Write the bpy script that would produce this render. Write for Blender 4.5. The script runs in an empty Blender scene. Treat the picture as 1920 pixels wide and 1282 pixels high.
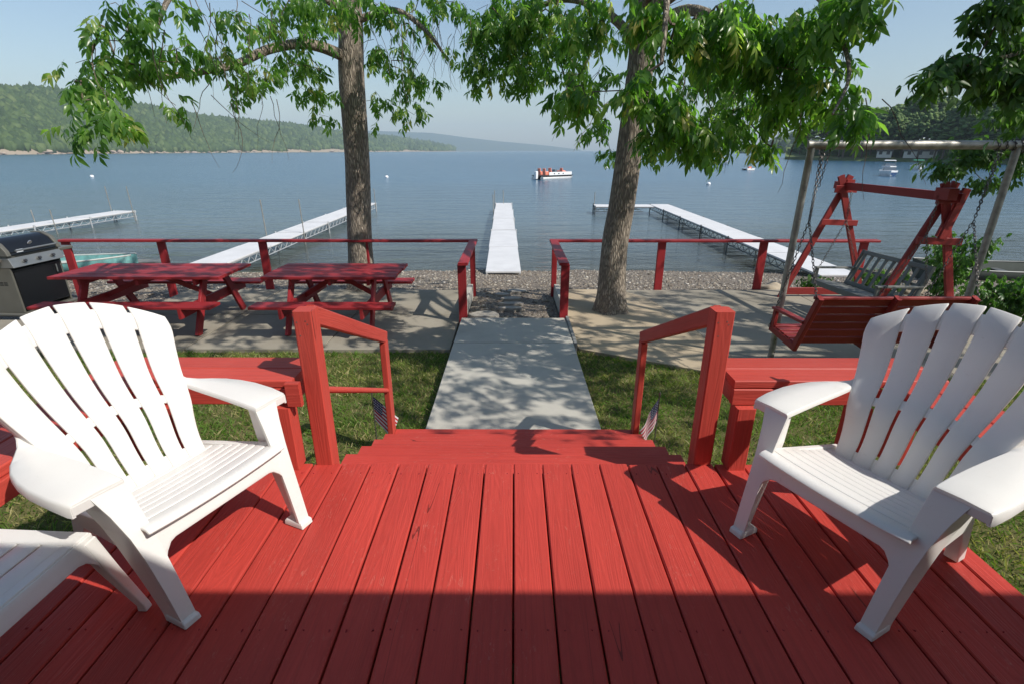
import bpy, bmesh, math, random
import numpy as np
from mathutils import Vector, Matrix, noise
R = math.radians
rnd = random.Random(7)
nrng = np.random.default_rng(11)
sc = bpy.context.scene
COL = sc.collection

# ------------------------------------------------------------------ camera, sky, sun
PITCH = R(20.73)
cam = bpy.data.cameras.new('camera'); cam_o = bpy.data.objects.new('camera', cam); COL.objects.link(cam_o)
cam.sensor_width = 36; cam.lens = 36 * 946 / 1920; cam.clip_start = .02; cam.clip_end = 20000
cam_o.location = (0, 0, 1.5); cam_o.rotation_euler = (math.pi / 2 - PITCH, 0, R(.17))
sc.camera = cam_o
SUN = Vector((.62, -.325, .714)).normalized()
world = bpy.data.worlds.new('World'); sc.world = world; world.use_nodes = True
wn = world.node_tree; bg = wn.nodes['Background']
sky = wn.nodes.new('ShaderNodeTexSky'); sky.sky_type = 'NISHITA'; sky.sun_disc = False
sky.sun_elevation = math.asin(SUN.z); sky.sun_rotation = math.atan2(SUN.x, SUN.y)
sky.altitude = 100; sky.air_density = 1.2; sky.dust_density = 1.0; sky.ozone_density = 2.2
wn.links.new(sky.outputs[0], bg.inputs[0]); bg.inputs[1].default_value = .118
sl = bpy.data.lights.new('sun', 'SUN'); sl.energy = 5.0; sl.angle = R(.53); sl.color = (1, .945, .86)
so = bpy.data.objects.new('sun', sl); COL.objects.link(so)
so.rotation_euler = SUN.to_track_quat('Z', 'Y').to_euler(); so.location = SUN * 60
sc.view_settings.view_transform = 'Standard'; sc.view_settings.look = 'None'
sc.view_settings.exposure = .16; sc.view_settings.gamma = 1; sc.view_settings.use_curve_mapping = False
sc.render.engine = 'CYCLES'

F_, CX_, CY_ = 946., 963., 641.
cP, sP = math.cos(PITCH), math.sin(PITCH)
def W(px, py, z):                     # where the sight line meets the level z
    h = 1.5 - z; a = (py - CY_) / F_
    d = h * (cP - a * sP) / (sP + a * cP)
    return Vector(((px - CX_) / F_ * (cP * d + sP * h), d, z))
def D(px, py, Y):                     # where the sight line meets the vertical plane at distance Y
    a = (py - CY_) / F_; h = Y * (sP + a * cP) / (cP - a * sP)
    return Vector(((px - CX_) / F_ * (cP * Y + sP * h), Y, 1.5 - h))

# ------------------------------------------------------------------ helpers: objects
def link(o): COL.objects.link(o); return o
def tag(o, label=None, cat=None, group=None, kind=None):
    if label: o['label'] = label
    if cat: o['category'] = cat
    if group: o['group'] = group
    if kind: o['kind'] = kind
    return o
def empty(name, loc, rz=0, label=None, cat=None, group=None):
    o = link(bpy.data.objects.new(name, None)); o.location = loc; o.rotation_euler = (0, 0, rz)
    o.empty_display_size = .1
    return tag(o, label, cat, group)
def mesh_obj(name, me, m, parent=None):
    o = link(bpy.data.objects.new(name, me))
    if m is not None and not me.materials: me.materials.append(m)
    o.parent = parent
    return o
def pyobj(name, vs, fs, m, parent=None, smooth=False):
    me = bpy.data.meshes.new(name); me.from_pydata([tuple(v) for v in vs], [], fs); me.update()
    if smooth: me.shade_smooth()
    return mesh_obj(name, me, m, parent)
def copy_tree(o, parent=None):
    c = link(o.copy()); c.parent = parent
    for ch in list(o.children): copy_tree(ch, c)
    return c
def npmesh(name, V, Fq, attr=None, smooth=False):
    """V (n,3); Fq (m,k) all faces alike"""
    me = bpy.data.meshes.new(name); m, k = Fq.shape
    me.vertices.add(len(V)); me.vertices.foreach_set('co', np.asarray(V, np.float32).ravel())
    me.loops.add(m * k); me.loops.foreach_set('vertex_index', Fq.astype(np.int32).ravel())
    me.polygons.add(m)
    me.polygons.foreach_set('loop_start', np.arange(0, m * k, k, dtype=np.int32))
    me.polygons.foreach_set('loop_total', np.full(m, k, np.int32))
    if smooth: me.polygons.foreach_set('use_smooth', np.ones(m, bool))
    if attr is not None:
        a = me.attributes.new('rnd', 'FLOAT', 'POINT'); a.data.foreach_set('value', np.asarray(attr, np.float32))
    me.update(calc_edges=True); return me
# plank: chamfered board from p0 to p1, width w, thickness t, 'up' = direction of the thickness
_plank_cache = {}
def plank_mesh(L, w, t, m, ch=.004, caps=True):
    key = (round(L, 4), round(w, 4), round(t, 4), m.name, ch)
    if key in _plank_cache: return _plank_cache[key]
    c = min(ch, w * .3, t * .3); a, b = w / 2, t / 2
    prof = [(-a, -b + c), (-a + c, -b), (a - c, -b), (a, -b + c), (a, b - c), (a - c, b), (-a + c, b), (-a, b - c)]
    vs, fs = [], []
    nseg = max(1, min(6, int(L / .6)))
    xs = [-L / 2] + [-L / 2 + L * i / nseg for i in range(1, nseg)] + [L / 2]
    for i, x in enumerate(xs):
        vs += [(x, p, q) for p, q in prof]
    for i in range(len(xs) - 1):
        for k in range(8):
            k2 = (k + 1) % 8
            fs.append((i * 8 + k, i * 8 + k2, (i + 1) * 8 + k2, (i + 1) * 8 + k)[::-1])
    fs.append(tuple(range(8))); n = (len(xs) - 1) * 8; fs.append(tuple(range(n, n + 8))[::-1])
    me = bpy.data.meshes.new('plank'); me.from_pydata(vs, [], [f[::-1] for f in fs]); me.update(); me.materials.append(m)
    _plank_cache[key] = me; return me
def plank(name, p0, p1, w, t, m, parent=None, up=(0, 0, 1), ch=.004):
    p0, p1, up = Vector(p0), Vector(p1), Vector(up)
    x = (p1 - p0); L = x.length; x.normalize()
    y = up.cross(x)
    if y.length < 1e-4: y = Vector((0, 1, 0)).cross(x)
    y.normalize(); z = x.cross(y)
    o = mesh_obj(name, plank_mesh(L, w, t, m, ch), None, parent)
    M = Matrix((x, y, z)).transposed().to_4x4(); M.translation = (p0 + p1) / 2
    o.matrix_local = M
    return o
class MB:                              # collects tubes, boxes and frusta into one mesh
    def __init__(s): s.v = []; s.f = []
    def tube(s, pts, rad, n=8, caps=True):
        pts = [Vector(p) for p in pts]
        if not hasattr(rad, '__len__'): rad = [rad] * len(pts)
        b = len(s.v); N = None
        for i, p in enumerate(pts):
            d = (pts[min(i + 1, len(pts) - 1)] - pts[max(i - 1, 0)]).normalized()
            if N is None:
                N = d.orthogonal().normalized()
            N = (N - d * N.dot(d)).normalized(); B = d.cross(N)
            for k in range(n):
                a = 2 * math.pi * k / n
                s.v.append(p + (N * math.cos(a) + B * math.sin(a)) * rad[i])
        for i in range(len(pts) - 1):
            for k in range(n):
                k2 = (k + 1) % n
                s.f.append((b + i * n + k, b + i * n + k2, b + (i + 1) * n + k2, b + (i + 1) * n + k))
        if caps:
            s.f.append(tuple(range(b, b + n))[::-1]); e = b + (len(pts) - 1) * n; s.f.append(tuple(range(e, e + n)))
        return s
    def box(s, c, size, rz=0):
        b = len(s.v); x, y, z = [q / 2 for q in size]; c = Vector(c); M = Matrix.Rotation(rz, 3, 'Z')
        for i in (-1, 1):
            for j in (-1, 1):
                for k in (-1, 1): s.v.append(c + M @ Vector((i * x, j * y, k * z)))
        for q in ((0, 1, 3, 2), (4, 6, 7, 5), (0, 4, 5, 1), (2, 3, 7, 6), (0, 2, 6, 4), (1, 5, 7, 3)): s.f.append(tuple(b + i for i in q))
        return s
    def loft(s, rings, caps=True, closed=True):   # rings: equal-length lists of points
        b = len(s.v); n = len(rings[0])
        for r in rings: s.v += [Vector(p) for p in r]
        for i in range(len(rings) - 1):
            for k in range(n if closed else n - 1):
                k2 = (k + 1) % n
                s.f.append((b + i * n + k, b + i * n + k2, b + (i + 1) * n + k2, b + (i + 1) * n + k))
        if caps:
            s.f.append(tuple(range(b, b + n))[::-1]); e = b + (len(rings) - 1) * n; s.f.append(tuple(range(e, e + n)))
        return s
    def build(s, name, m, parent=None, smooth=False, bevel=0, angle=40):
        me = bpy.data.meshes.new(name); me.from_pydata([tuple(v) for v in s.v], [], s.f); me.update()
        bm = bmesh.new(); bm.from_mesh(me); bmesh.ops.recalc_face_normals(bm, faces=bm.faces)
        bm.to_mesh(me); bm.free()
        o = mesh_obj(name, me, m, parent)
        if smooth: me.shade_smooth(); me.set_sharp_from_angle(angle=R(angle))
        if bevel:
            b = o.modifiers.new('b', 'BEVEL'); b.width = bevel; b.segments = 3; b.limit_method = 'ANGLE'; b.angle_limit = R(35)
            me.shade_smooth(); b.harden_normals = True
        return o
def rect_ring(x0, x1, y0, y1, z): return [(x0, y0, z), (x1, y0, z), (x1, y1, z), (x0, y1, z)]
def solidify(o, t, off=0):
    m = o.modifiers.new('s', 'SOLIDIFY'); m.thickness = t; m.offset = off; return o
def bevel(o, w, seg=2):
    b = o.modifiers.new('b', 'BEVEL'); b.width = w; b.segments = seg; b.limit_method = 'ANGLE'; b.angle_limit = R(30); return o
def fbm(x, y, z=0, o=4): return noise.fractal(Vector((x, y, z)), 1.0, 2.0, o)

# ------------------------------------------------------------------ materials
class NT:
    def __init__(s, name, rough=.6, spec=.5):
        s.m = bpy.data.materials.new(name); s.m.use_nodes = True; s.t = s.m.node_tree
        s.b = s.t.nodes['Principled BSDF']; s.b.inputs['Roughness'].default_value = rough
        s.b.inputs['Specular IOR Level'].default_value = spec; s.out = s.t.nodes['Material Output']
    def n(s, typ, **kw):
        x = s.t.nodes.new('ShaderNode' + typ)
        for k, v in kw.items():
            if k in x.inputs and not hasattr(x, k): x.inputs[k].default_value = v
            else: setattr(x, k, v)
        return x
    def l(s, a, b): s.t.links.new(a, b)
    def coord(s, scale=(1, 1, 1), kind='Object', rand=True):
        tc = s.n('TexCoord'); mp = s.n('Mapping'); mp.inputs['Scale'].default_value = scale
        s.l(tc.outputs[kind], mp.inputs[0])
        if rand:
            oi = s.n('ObjectInfo'); mu = s.n('Math', operation='MULTIPLY'); mu.inputs[1].default_value = 137.
            cb = s.n('CombineXYZ'); s.l(oi.outputs['Random'], mu.inputs[0])
            for i in range(3): s.l(mu.outputs[0], cb.inputs[i])
            s.l(cb.outputs[0], mp.inputs['Location'])
        return mp.outputs[0]
    def noise(s, vec, scale, detail=4, rough=.55, dist=0):
        x = s.n('TexNoise'); x.inputs['Scale'].default_value = scale; x.inputs['Detail'].default_value = detail
        x.inputs['Roughness'].default_value = rough; x.inputs['Distortion'].default_value = dist
        s.l(vec, x.inputs['Vector']); return x.outputs[0]
    def ramp(s, fac, stops):
        x = s.n('ValToRGB'); e = x.color_ramp.elements
        while len(e) < len(stops): e.new(.5)
        for q, (p, c) in zip(e, stops): q.position = p; q.color = (*c, 1) if len(c) == 3 else c
        s.l(fac, x.inputs[0]); return x.outputs[0]
    def mix(s, fac, a, b, blend='MIX'):
        x = s.n('Mix', data_type='RGBA', blend_type=blend)
        for i, q in ((0, fac), (6, a), (7, b)):
            if hasattr(q, 'links'): s.l(q, x.inputs[i])
            else: x.inputs[i].default_value = q if i == 0 else (*q, 1)
        return x.outputs[2]
    def math(s, op, a, b=0):
        x = s.n('Math', operation=op)
        for i, q in ((0, a), (1, b)):
            if hasattr(q, 'links'): s.l(q, x.inputs[i])
            else: x.inputs[i].default_value = q
        return x.outputs[0]
    def color(s, c):
        if hasattr(c, 'links'): s.l(c, s.b.inputs['Base Color'])
        else: s.b.inputs['Base Color'].default_value = (*c, 1)
        return s
    def bump(s, h, strength=.3, dist=.01):
        x = s.n('Bump'); x.inputs['Strength'].default_value = strength; x.inputs['Distance'].default_value = dist
        s.l(h, x.inputs['Height'])
        prev = s.b.inputs['Normal'].links
        if prev: s.l(prev[0].from_socket, x.inputs['Normal'])
        s.l(x.outputs[0], s.b.inputs['Normal']); return s

def red_paint(name, base=(.40, .045, .032), dark=(.30, .03, .024), wear=.5, grain=1.0):
    n = NT(name, .5, .3)
    v = n.coord((1.3, 26, 26)); g = n.noise(v, 2.2, 6, .62, .35)
    v2 = n.coord((1, 1, 1)); big = n.noise(v2, 1.6, 4, .6)
    c = n.mix(n.ramp(big, [(.3, (0, 0, 0)), (.72, (1, 1, 1))]), base, dark)
    oi = n.n('ObjectInfo'); hs = n.n('HueSaturation'); n.l(c, hs.inputs['Color'])
    n.l(n.math('ADD', n.math('MULTIPLY', oi.outputs['Random'], .22), .89), hs.inputs['Value'])
    c = hs.outputs[0]
    c = n.mix(n.math('MULTIPLY', n.ramp(n.noise(n.coord((.8, 40, 40)), 1.6, 4, .6, .5), [(.46, (0, 0, 0)), (.62, (1, 1, 1))]), .22), c, tuple(x * .45 for x in base))
    # growth-ring grain
    rn = n.noise(n.coord((.35, 5, 5)), 1.5, 2, .5, .3); ring = n.math('SINE', n.math('MULTIPLY', rn, 150 * grain))
    c = n.mix(n.math('MULTIPLY', n.ramp(ring, [(.35, (0, 0, 0)), (1, (1, 1, 1))]), .10), c, tuple(x * .4 for x in base))
    # splits along the board, only here and there
    cn = n.noise(n.coord((.35, 7, 7)), 1.2, 2, .5, .1); band = n.math('LESS_THAN', n.math('ABSOLUTE', n.math('SUBTRACT', cn, .5)), .0035)
    cm = n.math('GREATER_THAN', n.noise(n.coord((.5, 2.5, 2.5)), 1.7, 2), .61)
    crack = n.math('MULTIPLY', band, cm)
    c = n.mix(n.math('MULTIPLY', crack, .7), c, (.07, .01, .008))
    # pale scuffs
    sc_ = n.ramp(n.noise(n.coord((9, 22, 22)), 2.6, 7, .72, 1.4), [(.58, (0, 0, 0)), (.68, (1, 1, 1))])
    msk = n.ramp(n.noise(v2, 3.1, 3), [(.42, (0, 0, 0)), (.6, (1, 1, 1))])
    c = n.mix(n.math('MULTIPLY', n.math('MULTIPLY', sc_, msk), wear), c, (.55, .22, .17))
    n.color(c)
    rr = n.ramp(big, [(.2, (.44,) * 3), (.8, (.62,) * 3)]); n.l(rr, n.b.inputs['Roughness'])
    n.bump(g, .35 * grain, .004).bump(ring, .18, .0015).bump(crack, -.6, .003)
    return n.m
M_deck = red_paint('red_deck_paint', (.50, .056, .042), (.42, .043, .033), .5, 1.4)
M_red = red_paint('red_rail_paint', (.50, .070, .050), (.44, .054, .040), .15)
M_dred = red_paint('dark_red_stain', (.32, .025, .030), (.25, .017, .021), .25)
M_sred = red_paint('shaded_swing_red', (.30, .034, .03), (.23, .022, .022), .25)  # red lowered so the colour itself carries the shade on the swings

def plain(name, c, rough=.5, metal=0, spec=.5, var=.15, sc_=6, bump=0):
    n = NT(name, rough, spec); n.b.inputs['Metallic'].default_value = metal
    g = n.noise(n.coord(), sc_, 5, .6)
    n.color(n.mix(n.ramp(g, [(.25, (0, 0, 0)), (.75, (1, 1, 1))]), tuple(x * (1 - var) for x in c), tuple(min(1, x * (1 + var)) for x in c)))
    if bump: n.bump(g, bump, .005)
    return n.m
def plastic():
    n = NT('white_moulded_plastic', .34, .5)
    g = n.noise(n.coord(), 3.5, 5, .6); d = n.noise(n.coord((1, 1, 1)), 45, 3, .7)
    c = n.mix(n.ramp(g, [(.35, (0, 0, 0)), (.75, (1, 1, 1))]), (.86, .85, .83), (.81, .795, .775))
    c = n.mix(n.ramp(d, [(.66, (0, 0, 0)), (.74, (.30,) * 3)]), c, (.52, .49, .43))
    n.color(c); n.b.inputs['Subsurface Weight'].default_value = .0; n.b.inputs['Subsurface Radius'].default_value = (.02, .018, .014)
    n.b.inputs['Subsurface Scale'].default_value = .6
    n.bump(n.noise(n.coord(), 260, 2), .06, .001); n.bump(g, .12, .004)
    n.l(n.ramp(g, [(.3, (.28,) * 3), (.8, (.46,) * 3)]), n.b.inputs['Roughness'])
    tl = n.n('BsdfTranslucent'); tl.inputs[0].default_value = (.95, .92, .84, 1); mx = n.n('MixShader'); mx.inputs[0].default_value = .22
    n.l(n.b.outputs[0], mx.inputs[1]); n.l(tl.outputs[0], mx.inputs[2]); n.l(mx.outputs[0], n.out.inputs[0])
    return n.m
M_white = plastic()
def concrete(name, a, b, stain=(.2, .19, .16)):
    n = NT(name, .9, .3); v = n.coord((1, 1, 1))
    c = n.mix(n.ramp(n.noise(v, 1.1, 7, .65), [(.3, (0, 0, 0)), (.7, (1, 1, 1))]), a, b)
    c = n.mix(n.math('MULTIPLY', n.ramp(n.noise(v, .55, 5, .7, .6), [(.5, (0, 0, 0)), (.68, (1, 1, 1))]), .45), c, stain)
    sp = n.noise(v, 130, 3, .8); c = n.mix(n.ramp(sp, [(.60, (0, 0, 0)), (.72, (.45,) * 3)]), c, (.12, .11, .09))
    n.color(c); n.bump(sp, .35, .004).bump(n.noise(v, 9, 5), .25, .01)
    return n.m
M_path = concrete('pale_concrete', (.46, .44, .39), (.40, .38, .335), (.27, .26, .235))
M_patio = concrete('old_grey_concrete', (.31, .28, .225), (.25, .225, .18), (.13, .115, .085))
M_sandy = concrete('sandy_concrete', (.44, .36, .255), (.36, .29, .20), (.27, .22, .15))
def ground_mats():
    n = NT('lawn_soil', .95, .2); v = n.coord((1, 1, 1), rand=False)
    c = n.mix(n.ramp(n.noise(v, 2.2, 6, .65), [(.35, (0, 0, 0)), (.65, (1, 1, 1))]), (.075, .095, .02), (.16, .135, .06))
    c = n.mix(n.ramp(n.noise(v, 40, 4, .7), [(.4, (0, 0, 0)), (.7, (.7,) * 3)]), c, (.05, .06, .018))
    n.color(c).bump(n.noise(v, 60, 4), .6, .02); lawn = n.m
    n = NT('beach_gravel', .85, .3); v = n.coord((1, 1, 1), rand=False)
    vo = n.n('TexVoronoi'); vo.inputs['Scale'].default_value = 42; n.l(v, vo.inputs['Vector'])
    cc = n.ramp(n.math('FRACT', n.math('MULTIPLY', n.n('SeparateColor').outputs[0], 1)), [(0, (0, 0, 0)), (1, (1, 1, 1))])
    sep = n.n('SeparateColor'); n.l(vo.outputs['Color'], sep.inputs[0])
    c = n.ramp(sep.outputs[0], [(0, (.10, .08, .06)), (.35, (.19, .155, .12)), (.7, (.26, .22, .175)), (1, (.35, .31, .26))])
    c = n.mix(n.ramp(vo.outputs['Distance'], [(.35, (0, 0, 0)), (.75, (.8,) * 3)]), c, (.05, .04, .035))
    # wet band by the water
    gp = n.n('NewGeometry'); sx = n.n('SeparateXYZ'); n.l(gp.outputs['Position'], sx.inputs[0])
    wet = n.ramp(n.math('ADD', n.math('MULTIPLY', sx.outputs[2], .5), 1.5), [(.44, (1, 1, 1)), (.475, (0, 0, 0))])
    c = n.mix(n.math('MULTIPLY', wet, .6), c, (.06, .05, .035)); n.color(c)
    n.bump(vo.outputs['Distance'], -.9, .03); beach = n.m
    return lawn, beach
M_lawn, M_beach = ground_mats()
def water_mat():
    n = NT('lake_water', .2, .5)
    gp = n.n('NewGeometry'); v = gp.outputs['Position']
    def mp(scale, rot=0):
        m = n.n('Mapping'); m.inputs['Scale'].default_value = scale; m.inputs['Rotation'].default_value = (0, 0, rot); n.l(v, m.inputs[0]); return m.outputs[0]
    sx = n.n('SeparateXYZ'); n.l(v, sx.inputs[0])
    big = n.noise(mp((.012, .05, 1), .1), 1.0, 5, .6, .8)
    c = n.mix(n.ramp(big, [(.35, (0, 0, 0)), (.65, (1, 1, 1))]), (.022, .075, .135), (.035, .10, .165))
    # shallows over brown stones, turbid green further out
    y = n.math('ADD', sx.outputs[1], n.math('MULTIPLY', n.noise(mp((.15, .3, 1)), 1, 4), 9))
    shal = n.ramp(n.math('DIVIDE', y, 100), [(.20, (1, 1, 1)), (.36, (.45,) * 3), (.75, (0, 0, 0))])
    c = n.mix(n.math('MULTIPLY', shal, .8), c, (.125, .125, .085))
    n.color(c)
    w1 = n.noise(mp((1.0, 2.6, 1), .15), 1.5, 3, .55, .4); w2 = n.noise(mp((.25, .9, 1), -.12), 1.0, 3, .5, .3)
    w3 = n.noise(mp((3.4, 7.5, 1), .3), 1.3, 2, .5)
    n.bump(w2, .55, .22)
    far = n.math('MINIMUM', n.math('ADD', n.math('DIVIDE', sx.outputs[1], 130), .35), 1.6); bn = [q for q in n.t.nodes if q.type == 'BUMP'][-1]; n.l(far, bn.inputs['Strength'])
    n.bump(w1, .5, .075).bump(w3, .35, .018)
    # clear shallows: the bed shows through
    tr = n.n('BsdfTransparent'); tr.inputs[0].default_value = (.80, .84, .72, 1)
    gl = n.n('BsdfGlossy'); gl.inputs['Roughness'].default_value = .06
    fr = n.n('Fresnel'); fr.inputs['IOR'].default_value = 1.33
    nrm = n.b.inputs['Normal'].links[0].from_socket; n.l(nrm, gl.inputs['Normal']); n.l(nrm, fr.inputs['Normal'])
    mx = n.n('MixShader'); n.l(fr.outputs[0], mx.inputs[0]); n.l(tr.outputs[0], mx.inputs[1]); n.l(gl.outputs[0], mx.inputs[2])
    op = n.ramp(n.math('DIVIDE', y, 100), [(.19, (.12,) * 3), (.24, (.55,) * 3), (.32, (1, 1, 1))])
    m2 = n.n('MixShader'); n.l(op, m2.inputs[0]); n.l(mx.outputs[0], m2.inputs[1]); n.l(n.b.outputs[0], m2.inputs[2])
    n.l(m2.outputs[0], n.out.inputs['Surface'])
    return n.m
M_water = water_mat()
def leaf_mat(name, cols, transl=.42, rough=.42):
    n = NT(name, rough, .45)
    at = n.n('Attribute', attribute_name='rnd'); oi = n.n('ObjectInfo')
    r = n.math('FRACT', n.math('ADD', at.outputs['Fac'], oi.outputs['Random']))
    c = n.ramp(r, cols); n.color(c)
    tl = n.n('BsdfTranslucent'); br = n.mix(1.0, c, (1.9, 2.3, .9), 'MULTIPLY'); n.l(br, tl.inputs[0])
    mx = n.n('MixShader'); mx.inputs[0].default_value = transl
    n.l(n.b.outputs[0], mx.inputs[1]); n.l(tl.outputs[0], mx.inputs[2]); n.l(mx.outputs[0], n.out.inputs[0])
    return n.m
M_leaf = leaf_mat('ash_leaf', [(0, (.06, .135, .03)), (.45, (.105, .21, .045)), (.8, (.165, .28, .065)), (.95, (.25, .33, .09)), (1, (.36, .32, .12))], .56, .28)
M_leafd = leaf_mat('shade_toned_leaf', [(0, (.045, .10, .026)), (.6, (.075, .15, .038)), (1, (.12, .21, .055))], .45)  # leaf tones darkened to stand for backlit, shaded foliage
M_bush = leaf_mat('bush_leaf', [(0, (.035, .09, .018)), (.6, (.06, .14, .025)), (1, (.10, .19, .04))], .35)
M_grass = leaf_mat('grass_blade', [(0, (.08, .16, .02)), (.45, (.12, .205, .03)), (.7, (.18, .235, .046)), (.88, (.28, .25, .10)), (1, (.38, .33, .17))], .3, .6)
def bark(name, a, b, sc_=1):
    n = NT(name, .95, .2)
    v = n.coord((24 * sc_, 24 * sc_, 4.2 * sc_)); vo = n.n('TexVoronoi', feature='DISTANCE_TO_EDGE'); vo.inputs['Scale'].default_value = 1.5
    w = n.mix(.12, v, n.n('TexNoise').outputs[1]); nz = n.n('TexNoise'); nz.inputs['Scale'].default_value = 1.2; n.l(v, nz.inputs['Vector'])
    add = n.n('VectorMath', operation='ADD'); n.l(v, add.inputs[0]); n.l(nz.outputs['Color'], add.inputs[1]); n.l(add.outputs[0], vo.inputs['Vector'])
    f = n.ramp(vo.outputs['Distance'], [(.02, (0, 0, 0)), (.28, (1, 1, 1))])
    nn = n.noise(n.coord(), 12 * sc_, 6, .7)
    c = n.mix(f, tuple(x * .5 for x in a), n.mix(nn, a, b)); n.color(c)
    n.bump(f, .7, .02).bump(nn, .4, .01)
    return n.m
M_bark = bark('furrowed_bark', (.30, .25, .20), (.46, .395, .32))
M_twig = plain('twig_bark', (.13, .10, .075), .9, var=.3)
M_galv = plain('galvanised_pipe', (.32, .31, .28), .5, .55, var=.35, sc_=14, bump=.2)
M_steel = plain('rusty_steel', (.14, .13, .12), .5, .6, var=.3, sc_=30)
M_chain = plain('dark_chain', (.11, .10, .095), .45, .75, var=.3)
M_grey_wood = red_paint('weathered_grey_wood', (.20, .205, .19), (.14, .145, .135), .0, 1.3)
M_dock = plain('white_dock_panel', (.60, .60, .60), .6, var=.10, sc_=1.6)
M_alu = plain('dock_aluminium', (.55, .56, .56), .4, .5, var=.12)
M_dalu = plain('dark_dock_frame', (.11, .12, .12), .5, .3, var=.25)
M_stone = plain('flat_stone', (.30, .275, .24), .85, var=.25, sc_=9, bump=.6)
M_rock = plain('boulder_stone', (.33, .28, .21), .9, var=.3, sc_=7, bump=.8)

# ------------------------------------------------------------------ setting: ground, beach, lake, hills
def beach_z(x, y):
    e = fbm(x * .12, 3.3) * .5
    t = y - 8.6 + e
    if t < 0: z = -.90
    else: z = -.90 - t * .166
    if y > 16.5: z = -.90 - (7.9 + e) * .166 - (y - 16.5) * .13
    return max(z, -5.5) + fbm(x * .7, y * .7, 5) * .03
def sheet(name, xs, ys, zf, m, hole=None, kind='structure'):
    V = [(x, y, zf(x, y)) for y in ys for x in xs]; nx = len(xs); Fs = []
    for j in range(len(ys) - 1):
        for i in range(nx - 1):
            if hole and hole((xs[i] + xs[i + 1]) / 2, (ys[j] + ys[j + 1]) / 2): continue
            Fs.append((j * nx + i, j * nx + i + 1, (j + 1) * nx + i + 1, (j + 1) * nx + i))
    o = pyobj(name, V, Fs, m, smooth=True); return tag(o, kind=kind)
lin = lambda a, b, n: [a + (b - a) * i / n for i in range(n + 1)]
def ground_z(x, y):
    if y < 8.4: return -1.02 + fbm(x * .5, y * .5) * .02
    return beach_z(x, y) - (.0 if y > 9 else .06)
xs = [-6000, -900, -300, -120, -60] + lin(-40, -16, 16) + lin(-15, 15, 100) + lin(16, 40, 16) + [60, 120, 300, 900, 6000]
ys = [-4000, -600, -100, -30, -12] + lin(-8, 7, 8) + lin(7.2, 26, 94) + [30, 36, 45, 70, 200, 1200, 9000]
sheet('ground', xs, ys, lambda x, y: ground_z(x, y) if abs(x) < 100 and y > -20 else (-1.0 if y < 8 else -5.5), M_beach)
# lawn sheet, a little above the ground
def lawn_z(x, y): return -.80 + fbm(x * .6, y * .6, 9) * .012 - max(0, y - 3.2) * .040
sheet('lawn', lin(-9, 9, 60), lin(-4, 6.45, 40), lawn_z, M_lawn)
me = bpy.data.meshes.new('lake_water')
me.from_pydata([(-7000, 13.5, -2.1), (7000, 13.5, -2.1), (7000, 9500, -2.1), (-7000, 9500, -2.1)], [], [(0, 1, 2, 3)])
tag(mesh_obj('lake_water', me, M_water), kind='structure')

# hills across the lake: azimuth strips, each with its shoreline distance and ridge profile
def ang(px, py):
    v = Vector(((px - CX_) / F_, 0, 0)); a = (py - CY_) / F_
    d = Vector(((px - CX_) / F_, cP - a * sP, -(sP + a * cP)))
    return math.atan2(d.x, d.y), d.z / math.hypot(d.x, d.y)
def interp(x, tab):
    for (a, va), (b, vb) in zip(tab, tab[1:]):
        if x <= b: return va + (vb - va) * max(0, (x - a)) / (b - a)
    return tab[-1][1]
def hill_mat(name, g1, g2, rocky=True):
    n = NT(name, .95, .15); gp = n.n('NewGeometry'); v = gp.outputs['Position']
    sx = n.n('SeparateXYZ'); n.l(v, sx.inputs[0])
    mpn = n.n('Mapping'); mpn.inputs['Scale'].default_value = (.02, .02, .03); n.l(v, mpn.inputs[0])
    nz = n.noise(mpn.outputs[0], 1, 6, .6); c = n.mix(n.ramp(nz, [(.35, (0, 0, 0)), (.65, (1, 1, 1))]), g1, g2)
    if rocky:
        h = n.math('DIVIDE', n.math('ADD', sx.outputs[2], n.math('MULTIPLY', nz, -9)), 20)
        c = n.mix(n.ramp(h, [(.0, (1, 1, 1)), (.06, (0, 0, 0))]), c, (.30, .25, .19))
    n.color(c); return n.m
def hill(name, prof, dist, depth, m, pts=None, rough=6, seed=0, base=-2.1):
    cols = []; n = 90; x0, x1 = prof[0][0], prof[-1][0]; V = []; nr = 14
    for i in range(n + 1):
        px = x0 + (x1 - x0) * i / n
        az, el = ang(px, interp(px, prof)); d0 = interp(px, dist); d1 = d0 * depth
        H = max(.5, el * d1 + 1.5 - base - ((19 * d0 / 720) if rough > 3 else 0))
        for j in range(nr + 1):
            t = j / nr; d = d0 + (d1 - d0) * t
            z = base - 1.2 + (H + 1.2) * (math.sin(t * math.pi / 2) ** .85) if t > 0 else base - 1.2
            z += fbm(i * .35 + seed, j * .6) * rough * math.sin(t * math.pi) ** .5 * (H / 120 if H < 120 else 1)
            V.append((math.sin(az) * d, math.cos(az) * d, z))
        for j in range(1, 5):
            t = j / 4; d = d1 * (1 + .6 * t); V.append((math.sin(az) * d, math.cos(az) * d, base + H * (1 - t) - t))
    nr2 = nr + 5
    Fs = [(i * nr2 + j, (i + 1) * nr2 + j, (i + 1) * nr2 + j + 1, i * nr2 + j + 1) for i in range(n) for j in range(nr2 - 1)]
    return tag(pyobj(name, V, Fs, m, smooth=True), kind='structure'), V, n, nr, nr2
M_hill = hill_mat('forest_floor', (.035, .065, .02), (.06, .09, .03)); M_hill2 = hill_mat('haze_tinted_forest', (.03, .075, .09), (.06, .09, .05), False)  # distant ridge: bluish haze tint mixed into the forest colour
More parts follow.
